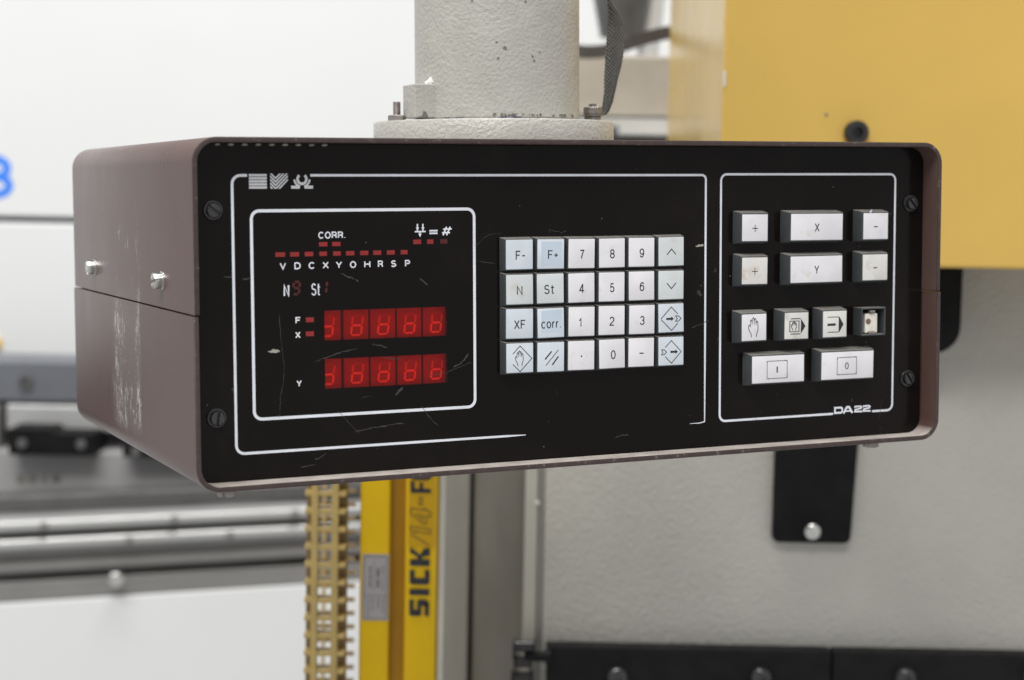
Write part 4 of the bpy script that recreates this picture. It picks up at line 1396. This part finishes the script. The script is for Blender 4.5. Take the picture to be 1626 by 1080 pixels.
def legend(kind, y):
    bm = B()
    if kind == 'up':
        stroke(bm, ((-0.0028, -0.0013), (0, 0.0017), (0.0028, -0.0013)), 0.0005, y)
    elif kind == 'down':
        stroke(bm, ((-0.0028, 0.0015), (0, -0.0015), (0.0028, 0.0015)), 0.0005, y)
    elif kind == 'out':
        diamond(bm, 0.0064, y, 'R', 0.0004)
        arrow(bm, -0.0032, 0.0015, 0, y, 0.0011, 0.0016)
        chevron(bm, 0.0026, 0, 0.0018, y, 0.0004)
    elif kind == 'in':
        diamond(bm, 0.0062, y, 'L', 0.0004)
        arrow(bm, -0.0006, 0.0041, 0, y, 0.0011, 0.0016)
        chevron(bm, -0.0062, 0, 0.0017, y, 0.0004)
    elif kind == 'hand_diamond':
        diamond(bm, 0.0068, y, 'L', 0.00038)
        stroke(bm, [(x, z) for x, z in hand_pts(0.0060)], 0.00034, y)
    elif kind == 'slashes':
        for dx, wd in ((-0.0013, 0.0008), (0.0006, 0.0004), (0.0019, 0.0008)):
            top_ = 0.0040 if wd < 0.0005 else 0.0030
            if dx > 0.001:
                stroke(bm, ((dx - 0.0012, -0.0038), (dx + 0.0024, 0.0006)), 0.0007, y)
            elif dx < 0:
                stroke(bm, ((dx - 0.0022, -0.0008), (dx + 0.0016, 0.0034)), 0.0007, y)
            else:
                stroke(bm, ((dx - 0.0036, -0.0040), (dx + 0.0036, 0.0040)), 0.00035, y)
    elif kind == 'dot':
        rect(bm, -0.0004, 0.0004, -0.0004, 0.0004, y)
    elif kind == 'minus':
        rect(bm, -0.0013, 0.0013, -0.0003, 0.0003, y)
    elif kind == 'plus':
        rect(bm, -0.0018, 0.0018, -0.00022, 0.00022, y)
        rect(bm, -0.0002, 0.0002, -0.0020, 0.0020, y - 0.00001)
    elif kind == 'hand':
        stroke(bm, hand_pts(0.0082), 0.00042, y)
    elif kind == 'program':
        stroke(bm, ((-0.0030, 0.0043), (0.0022, 0.0043)), 0.0005, y)
        stroke(bm, ((-0.0030, -0.0043), (0.0022, -0.0043)), 0.0005, y)
        stroke(bm, ((-0.0034, -0.0030), (-0.0034, 0.0030), (0.0014, 0.0030), (0.0014, -0.0030)), 0.0004, y, True)
        stroke(bm, [(x * 0.72 - 0.0010, z * 0.72) for x, z in hand_pts(0.0052)], 0.00034, y)
        poly(bm, ((0.0024, 0.0043), (0.0048, 0.0), (0.0024, -0.0043)), y)
    elif kind == 'auto':
        stroke(bm, ((-0.0040, 0.0043), (0.0022, 0.0043)), 0.0004, y)
        stroke(bm, ((-0.0040, -0.0043), (0.0022, -0.0043)), 0.0004, y)
        stroke(bm, ((0.0022, 0.0043), (0.0022, -0.0043)), 0.0004, y - 0.00001)
        poly(bm, ((0.0024, 0.0043), (0.0046, 0.0), (0.0024, -0.0043)), y)
        arrow(bm, -0.0040, 0.0008, 0, y, 0.0013, 0.0012)
    elif kind in ('start', 'stop'):
        a, c_ = 0.0066, 0.0049
        stroke(bm, ((-a, -c_), (-a, c_), (a, c_), (a, -c_)), 0.00032, y, True)
        for x, z, dx, dz in ((a - 0.0004, c_, 1, 0), (a, -c_ + 0.0004, 0, -1), (-a + 0.0004, -c_, -1, 0), (-a, c_ - 0.0004, 0, 1)):
            poly(bm, ((x - dx * 0.0006 - dz * 0.0004, z - dz * 0.0006 + dx * 0.0004), (x + dx * 0.0004, z + dz * 0.0004), (x - dx * 0.0006 + dz * 0.0004, z - dz * 0.0006 - dx * 0.0004)), y - 0.00001)
        if kind == 'start':
            rect(bm, -0.0004, 0.0004, -0.0017, 0.0017, y)
        else:
            stroke(bm, [(0.0010 * math.cos(a_), 0.0017 * math.sin(a_)) for a_ in [2 * math.pi * k / 18 for k in range(18)]], 0.0005, y, True)
    else:
        t_, w_, h_ = text_bm(kind, 0.0040 if kind in 'XYI' and False else 0.0043, 1.0, 0.135, 0.26)
        for v in t_.verts:
            v.co.y += y
        merge(bm, t_)
    if kind in ('program', 'auto'):
        for v in bm.verts:
            v.co.x *= 1.27
    return bm


KX = (-0.04495, -0.02685, -0.00855, 0.00955, 0.02770, 0.04595)
KZ = (0.1123, 0.0941, 0.0760, 0.0580)
KEYS = (('F-', 'F+', '7', '8', '9', 'up'), ('N', 'St', '4', '5', '6', 'down'), ('XF', 'corr.', '1', '2', '3', 'out'), ('hand_diamond', 'slashes', 'dot', '0', 'minus', 'in'))
LEG_DX = {'F-': 0.0005, 'F+': 0.0012, 'St': -0.0008, 'N': -0.0002, '8': 0.0, '9': 0.0, '0': 0.0005, 'up': 0, '1': -0.001}
for r_i, row in enumerate(KEYS):
    for c_i, k in enumerate(row):
        loc = Vector((KX[c_i], REC, KZ[r_i])) + Vector((random.uniform(-1, 1) * 0.00012, random.uniform(-1, 1) * 0.0002, random.uniform(-1, 1) * 0.00012))
        ln = 'lens_white' if 2 <= c_i <= 4 else ('lens_green' if k in ('N', 'St', 'up', 'down') else 'lens_blue')
        body = place('key', me_body, unit, loc)
        body.rotation_euler = (R(random.uniform(-0.9, 0.9)), R(random.uniform(-0.6, 0.6)), R(random.uniform(-0.9, 0.9)))
        face_y = -(KH - 0.0003)
        # children in key coordinates
        def sub(name, me_or_bm, mat=None, loc_=(0, 0, 0)):
            me = me_or_bm if isinstance(me_or_bm, bpy.types.Mesh) else mesh_of(me_or_bm, name, mat)
            o = bpy.data.objects.new(name, me)
            C.objects.link(o)
            o.parent = body
            o.location = loc_
            return o
        sub('lens', me_lens[ln], None, (0, face_y + 0.0002, 0))
        yl = -0.00002
        top_y = face_y + 0.0002 - 0.0007
        if k in ('F+', 'corr.'):
            bmI = B()
            rect(bmI, -0.0056, 0.0064, -0.0062 if k == 'F+' else -0.0050, 0.0066, 0)
            sub('insert', bmI, M['insert'], (0, top_y - 0.00003, 0))
        sub('legend', legend(k, 0), M['ink'], (LEG_DX.get(k, 0), top_y - 0.00008, -0.0004))

# the larger buttons of the right field
BH = 0.0098
BTN = (('plus', 0.0892, 0.1068, 0.1166, 0.1327, 'lens_white', 0.0071), ('X', 0.1202, 0.1559, 0.1166, 0.1327, 'lens_white', 0.0083), ('minus', 0.1693, 0.1873, 0.1165, 0.1327, 'lens_white', 0.0079),
       ('plus', 0.0892, 0.1068, 0.0928, 0.1089, 'lens_stain', 0.0071), ('Y', 0.1202, 0.1559, 0.0928, 0.1089, 'lens_white', 0.0083), ('minus', 0.1693, 0.1873, 0.0931, 0.1091, 'lens_old', 0.0079),
       ('hand', 0.0890, 0.1060, 0.0614, 0.0775, 'lens_white', 0.0077), ('program', 0.1163, 0.1330, 0.0614, 0.0775, 'lens_old', 0.0089), ('auto', 0.1424, 0.1594, 0.0614, 0.0775, 'lens_old', 0.0081),
       ('start', 0.0962, 0.1315, 0.0371, 0.0536, 'lens_white', 0.0073), ('stop', 0.1421, 0.1787, 0.0371, 0.0540, 'lens_white', 0.0075))
SINK = {'program': 0.0004, 'auto': 0.0003}
for i, (k, a, b, c_, d_, ln, hh) in enumerate(BTN):
    wx, wz = b - a, d_ - c_
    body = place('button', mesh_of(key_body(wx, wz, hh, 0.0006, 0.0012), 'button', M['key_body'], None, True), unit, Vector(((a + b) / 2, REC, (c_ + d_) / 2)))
    body.rotation_euler = (R(random.uniform(-0.6, 0.6)), R(random.uniform(-0.7, 0.7)), R(random.uniform(-0.6, 0.6)))
    bm = lens_bm(wx - 0.0011, wz - 0.0013, 0.0008, 0.0003)
    o = bpy.data.objects.new('lens', mesh_of(bm, 'lens', M[ln], None, True))
    C.objects.link(o)
    o.parent = body
    o.location = (0, -hh + 0.0006, -0.0001)
    o2 = bpy.data.objects.new('legend', mesh_of(legend(k, 0), 'legend', M['ink']))
    C.objects.link(o2)
    o2.parent = body
    o2.location = ({'program': -0.0002, 'start': -0.0008, 'stop': -0.0006}.get(k, 0.0), -hh + 0.0006 - 0.0008 - 0.00006, -0.0004)
# the button whose cap is missing
a, b, c_, d_ = 0.1690, 0.1857, 0.0618, 0.0779
hh = 0.0085
bm = B()
tk = 0.0009
yb, yt = REC, REC - hh
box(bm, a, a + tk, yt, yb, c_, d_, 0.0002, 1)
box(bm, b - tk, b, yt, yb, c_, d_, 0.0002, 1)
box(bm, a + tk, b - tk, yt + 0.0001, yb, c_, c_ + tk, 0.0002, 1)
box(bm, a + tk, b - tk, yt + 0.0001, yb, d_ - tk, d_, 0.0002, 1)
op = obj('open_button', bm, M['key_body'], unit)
op['label'] = 'button with its cap missing, cream socket inside'
obj('floor_plate', box(B(), a + tk, b - tk, REC - 0.0012, REC - 0.0002, c_ + tk, d_ - tk), M['black'], op)
obj('socket', box(B(), a + 0.0036, b - 0.0046, REC - 0.0070, REC - 0.0013, c_ + 0.0014, d_ - 0.0034, 0.0006, 2), M['socket'], op)
obj('contact', lathe(B(), (a + 0.0056, REC - 0.0071, c_ + 0.0082), (0, -1, 0), ((0.0016, 0), (0.0016, 0.0003), (0.0006, 0.0005)), 18), M['rust'], op, None, True)
obj('spring_clip', box(B(), a + 0.0052, a + 0.0100, REC - 0.0085, REC - 0.0060, c_ + 0.0010, c_ + 0.0024, 0.0003, 1), M['bolt'], op)
obj('spring_clip', box(B(), a + 0.0060, a + 0.0096, REC - 0.0085, REC - 0.0060, d_ - 0.0030, d_ - 0.0016, 0.0003, 1), M['bolt'], op)


# ------------------------------------------------------------------ screws of the unit
def slotted(bm_r, p, d, r, h, ang, mat, parent, name='screw', cup=False):
    """slotted head: two half discs with a groove between, standing on a core"""
    d = Vector(d)
    xf = axis_mat(p, d) @ Matrix.Rotation(R(ang), 4, 'Z')
    bm = B()
    g = r * 0.16
    for s in (-1, 1):
        n = 14
        a0 = math.asin(g / r)
        pts = [(r * math.cos(a0 + (math.pi - 2 * a0) * k / n), s * r * math.sin(a0 + (math.pi - 2 * a0) * k / n)) for k in range(n + 1)]
        t_ = bmesh.new()
        vs = [t_.verts.new((x, y, h * 0.4)) for x, y in pts]
        f = t_.faces.new(vs)
        e = bmesh.ops.extrude_face_region(t_, geom=[f])
        for v in e['geom']:
            if isinstance(v, bmesh.types.BMVert):
                v.co.z = h
        bmesh.ops.recalc_face_normals(t_, faces=t_.faces)
        es = [ed for ed in t_.edges if all(abs(v.co.z - h) < 1e-9 for v in ed.verts)]
        bmesh.ops.bevel(t_, geom=es, offset=r * 0.14, segments=2, profile=0.5, affect='EDGES')
        merge(bm, t_)
    t_ = bmesh.new()
    bmesh.ops.create_cone(t_, cap_ends=True, segments=28, radius1=r * 0.995, radius2=r * 0.995, depth=h * 0.42)
    bmesh.ops.translate(t_, verts=t_.verts, vec=(0, 0, h * 0.21))
    merge(bm, t_)
    return obj(name, bm, mat, parent, xf, True)


for (x, z), ang in (((-0.2067, 0.1368), -35), ((-0.2067, 0.0350), 80), ((0.2080, 0.1372), -48), ((0.2076, 0.0349), -55)):
    cup = obj('screw_cup', lathe(B(), (x, REC - 0.0001, z), (0, -1, 0), ((0.0050, 0), (0.0050, 0.0006), (0.0046, 0.0012), (0.0041, 0.0012), (0.0038, 0.0005)), 32), M['black_screw'], unit, None, True)
    slotted(None, (x, REC - 0.0005, z), (0, -1, 0), 0.0034, 0.0030, ang, M['black_screw'], cup, 'slotted_screw')
for y, z, ang in ((0.232, 0.1007, 25), (0.0643, 0.1005, 100)):
    ws = obj('washer', lathe(B(), (-W2 + 0.0002, y, z), (-1, 0, 0), ((0.0050, 0), (0.0050, 0.0008), (0.0046, 0.0010)), 28), M['steel'], unit, None, True)
    slotted(None, (-W2 - 0.0008, y, z), (-1, 0, 0), 0.0042, 0.0044, ang, M['steel'], ws, 'slotted_screw')
for x in (-0.2035, 0.1795):
    slotted(None, (x, 0.010, 0.0002), (0, 0, -1), 0.0046, 0.0036, 90 if x > 0 else 30, M['bolt'], unit, 'foot_screw')

# ================================================================== POLE on top of the unit
PX, PY, PR = 0.0005, 0.138, 0.0487
FT = 0.1856
pole = thing('support_pole', 'thick pale grey textured pole bolted to the top of the control unit', 'pole', (PX, PY, H))
obj('flange', lathe(B(), (PX - 0.0024, PY, H + 0.0002), (0, 0, 1), ((0.0705, 0), (0.0712, 0.0006), (0.0712, 0.0122), (0.0704, 0.0134), (0.05, 0.0134)), 96), M['post'], pole, None, True)
obj('tube', lathe(B(), (PX, PY, FT + 0.0001), (0, 0, 1), ((PR, 0), (PR, 0.3), (PR, 0.75)), 96), M['post'], pole, None, True)
obj('weld_line', lathe(B(), (PX, PY, FT - 0.0001), (0, 0, 1), ((PR + 0.0010, 0), (PR + 0.0007, 0.0010), (PR + 0.0001, 0.0020)), 96, False), M['chipped'], pole, None, True)
bm = B()
box(bm, -0.0583, -0.0433, 0.122, 0.141, 0.1873, 0.2066, 0.0006, 2)
blk = obj('stop_block', bm, M['post'], pole)
bm = B()
prism(bm, ((-0.0571, 0.18735), (-0.0495, 0.18735), (-0.0502, 0.1882), (-0.0510, 0.1899), (-0.0519, 0.1911), (-0.0524, 0.1907), (-0.0531, 0.1912), (-0.0536, 0.1890), (-0.0548, 0.1880)), 0.12185, 0.1222)
obj('paint_loss', bm, M['chipped'], blk)
# lump of filler on the block
bm = B()
for k, (x, y, z, r_) in enumerate(((-0.0470, 0.126, 0.2078, 0.0022), (-0.0455, 0.127, 0.2092, 0.0020), (-0.0440, 0.126, 0.2090, 0.0016), (-0.0485, 0.127, 0.2070, 0.0018))):
    t_ = bmesh.new()
    bmesh.ops.create_icosphere(t_, subdivisions=3, radius=r_)
    for v in t_.verts:
        v.co *= 1 + 0.16 * math.sin(v.co.x * 2600 + k) * math.cos(v.co.z * 2300)
    bmesh.ops.translate(t_, verts=t_.verts, vec=(x, y, z))
    merge(bm, t_)
obj('filler_lump', bm, M['filler'], blk, None, True)
obj('gap_shim', lathe(B(), (-0.018, 0.078, FT), (0, 0, 1), ((0.0065, 0), (0.006, 0.0011)), 24), M['rubber'], pole)
obj('gap_shim', lathe(B(), (-0.044, 0.098, FT), (0, 0, 1), ((0.0065, 0), (0.006, 0.0009)), 24), M['rubber'], pole)
# chips in the pole paint
random.seed(5)
def pole_chip(px_ang, z, s):
    bm = B()
    n = 9
    pts = []
    for k in range(n):
        a = 2 * math.pi * k / n
        rr = s * random.uniform(0.45, 1.1)
        pts.append((rr * math.cos(a), rr * math.sin(a)))
    vs = []
    for x, zz in pts:
        a = px_ang + x / PR
        vs.append(bm.verts.new((PX + (PR + 0.00025) * math.sin(a), PY - (PR + 0.00025) * math.cos(a), z + zz)))
    bm.faces.new(vs)
    obj('paint_chip', bm, M['chipped'], pole)


va0 = -R(24.5)
for fx, z, s in ((0.10, 0.2257, 0.0012), (0.0, 0.2290, 0.0008), (0.02, 0.2200, 0.0010), (0.42, 0.2215, 0.0008), (0.44, 0.2188, 0.0009), (0.50, 0.2240, 0.0007), (-0.28, 0.2525, 0.0009), (0.28, 0.2540, 0.0013), (0.33, 0.2545, 0.0016), (0.38, 0.2552, 0.0014), (0.42, 0.2545, 0.0011), (0.34, 0.2520, 0.0009), (0.3, 0.2563, 0.0015), (0.36, 0.2570, 0.0016)):
    pole_chip(va0 + math.asin(max(-0.95, min(0.95, fx))), z, s)
for k in range(30):
    a = va0 + math.asin(random.uniform(-0.05, 0.93))
    pole_chip(a, FT + 0.0022 + random.uniform(0, 0.0012), random.uniform(0.0004, 0.0012))


def hexn(bm, x, y, z0, z1, r, rot=0.3):
    t_ = bmesh.new()
    bmesh.ops.create_cone(t_, cap_ends=True, segments=6, radius1=r, radius2=r, depth=z1 - z0)
    bmesh.ops.bevel(t_, geom=[e for e in t_.edges if abs(e.verts[0].co.z - e.verts[1].co.z) < 1e-6], offset=r * 0.08, segments=1, affect='EDGES')
    bmesh.ops.rotate(t_, verts=t_.verts, matrix=Matrix.Rotation(rot, 3, 'Z'))
    bmesh.ops.translate(t_, verts=t_.verts, vec=(x, y, (z0 + z1) / 2))
    merge(bm, t_)
    return bm


def thread(x, y, z0, z1, r):
    prof = []
    z = 0
    while z < z1 - z0 - 0.0006:
        prof += [(r, z), (r * 0.86, z + 0.0004)]
        z += 0.0008
    prof += [(r, z), (r * 0.8, z1 - z0)]
    return lathe(B(), (x, y, z0), (0, 0, 1), prof, 20)


t = pole
st1 = obj('stud', thread(-0.0632, 0.138, FT, 0.1966, 0.0023), M['bolt'], pole)
obj('nut', hexn(B(), -0.0632, 0.138, FT, FT + 0.0036, 0.0052), M['bolt'], st1)
sx_, sy_ = 0.0640, 0.138
st2 = obj('stud', thread(sx_, sy_, FT, 0.1974, 0.0025), M['bolt'], pole)
obj('nut', hexn(B(), sx_, sy_, FT, FT + 0.0046, 0.0056, 0.5), M['bolt'], st2)
obj('washer', lathe(B(), (sx_, sy_, FT + 0.0047), (0, 0, 1), ((0.0066, 0), (0.0066, 0.0008)), 28), M['bolt'], st2)
obj('nut', hexn(B(), sx_, sy_, FT + 0.0056, FT + 0.0102, 0.0056, 0.2), M['bolt'], st2)

# braided earth strap: a flat ribbon that twists as it climbs
vd = Vector((math.cos(R(24.5)), -math.sin(R(24.5)), 0))       # across the view
fd = Vector((math.sin(R(24.5)), math.cos(R(24.5)), 0))
base = Vector((sx_, sy_, 0))
path = []
for px, py, hw, tw in ((951, 184, 3.0, 0.2), (957, 182, 6, 0.25), (962, 176, 6.5, 0.3), (966, 162, 8, 0.35), (969, 145, 9.0, 0.3), (971, 125, 11, 0.2), (974, 105, 13.2, 0.1), (976, 85, 14.5, 0.0), (977.5, 65, 14.5, 0.0), (978, 45, 13.2, -0.2), (975.5, 28, 10.5, -0.5), (971, 14, 7.5, -0.8), (966, 2, 4.8, -1.0), (961, -14, 3.5, -1.2), (955, -40, 6.0, -0.8), (948, -80, 9.0, -0.3)):
    d = _RC @ Vector(((px - 813) / FPX, -(py - 540) / FPX, -1))
    s = (0.142 - CAM_LOC.y) / d.y
    path.append((CAM_LOC + d * s, hw * s / FPX, tw))
bm = B()
ring = []
NR = 9
fine = []
for i in range(len(path) - 1):
    for k in range(5):
        f = k / 5
        fine.append((path[i][0].lerp(path[i + 1][0], f), path[i][1] * (1 - f) + path[i + 1][1] * f, path[i][2] * (1 - f) + path[i + 1][2] * f))
fine.append(path[-1])
for p, hw, tw in fine:
    full = max(hw, 0.0012)
    dirv = vd * math.cos(tw * 0.6) + fd * math.sin(tw * 0.6)
    nrm = fd * math.cos(tw * 0.6) - vd * math.sin(tw * 0.6)
    row = []
    for k in range(NR):
        q = -1 + 2 * k / (NR - 1)
        row.append(bm.verts.new(p + dirv * (q * full) + nrm * (0.0014 * q * q) - nrm * 0.0006))
    for k in range(NR - 1, -1, -1):
        q = -1 + 2 * k / (NR - 1)
        row.append(bm.verts.new(p + dirv * (q * full) + nrm * (0.0014 * q * q) + nrm * 0.0006))
    ring.append(row)
for a, b in zip(ring, ring[1:]):
    n = len(a)
    for k in range(n):
        bm.faces.new((a[k], a[(k + 1) % n], b[(k + 1) % n], b[k]))
bm.faces.new(ring[0])
bm.faces.new(ring[-1])
solo('earth_strap', bm, M['braid'], 'dark braided metal earth strap rising from the bolt beside the pole', 'strap', None, None, True)
# small tuft standing on the right upper button
bm = B()
poly(bm, ((0.1737, 0.1322), (0.1752, 0.1322), (0.1757, 0.1340), (0.1750, 0.1336), (0.1747, 0.1330)), REC - 0.0080)
r = bmesh.ops.extrude_face_region(bm, geom=list(bm.faces))
for v in r['geom']:
    if isinstance(v, bmesh.types.BMVert):
        v.co.y += 0.0006
solo('paper_shred', bm, M['lens_blue'], 'tiny pale blue shred stuck on the upper minus button', 'shred')
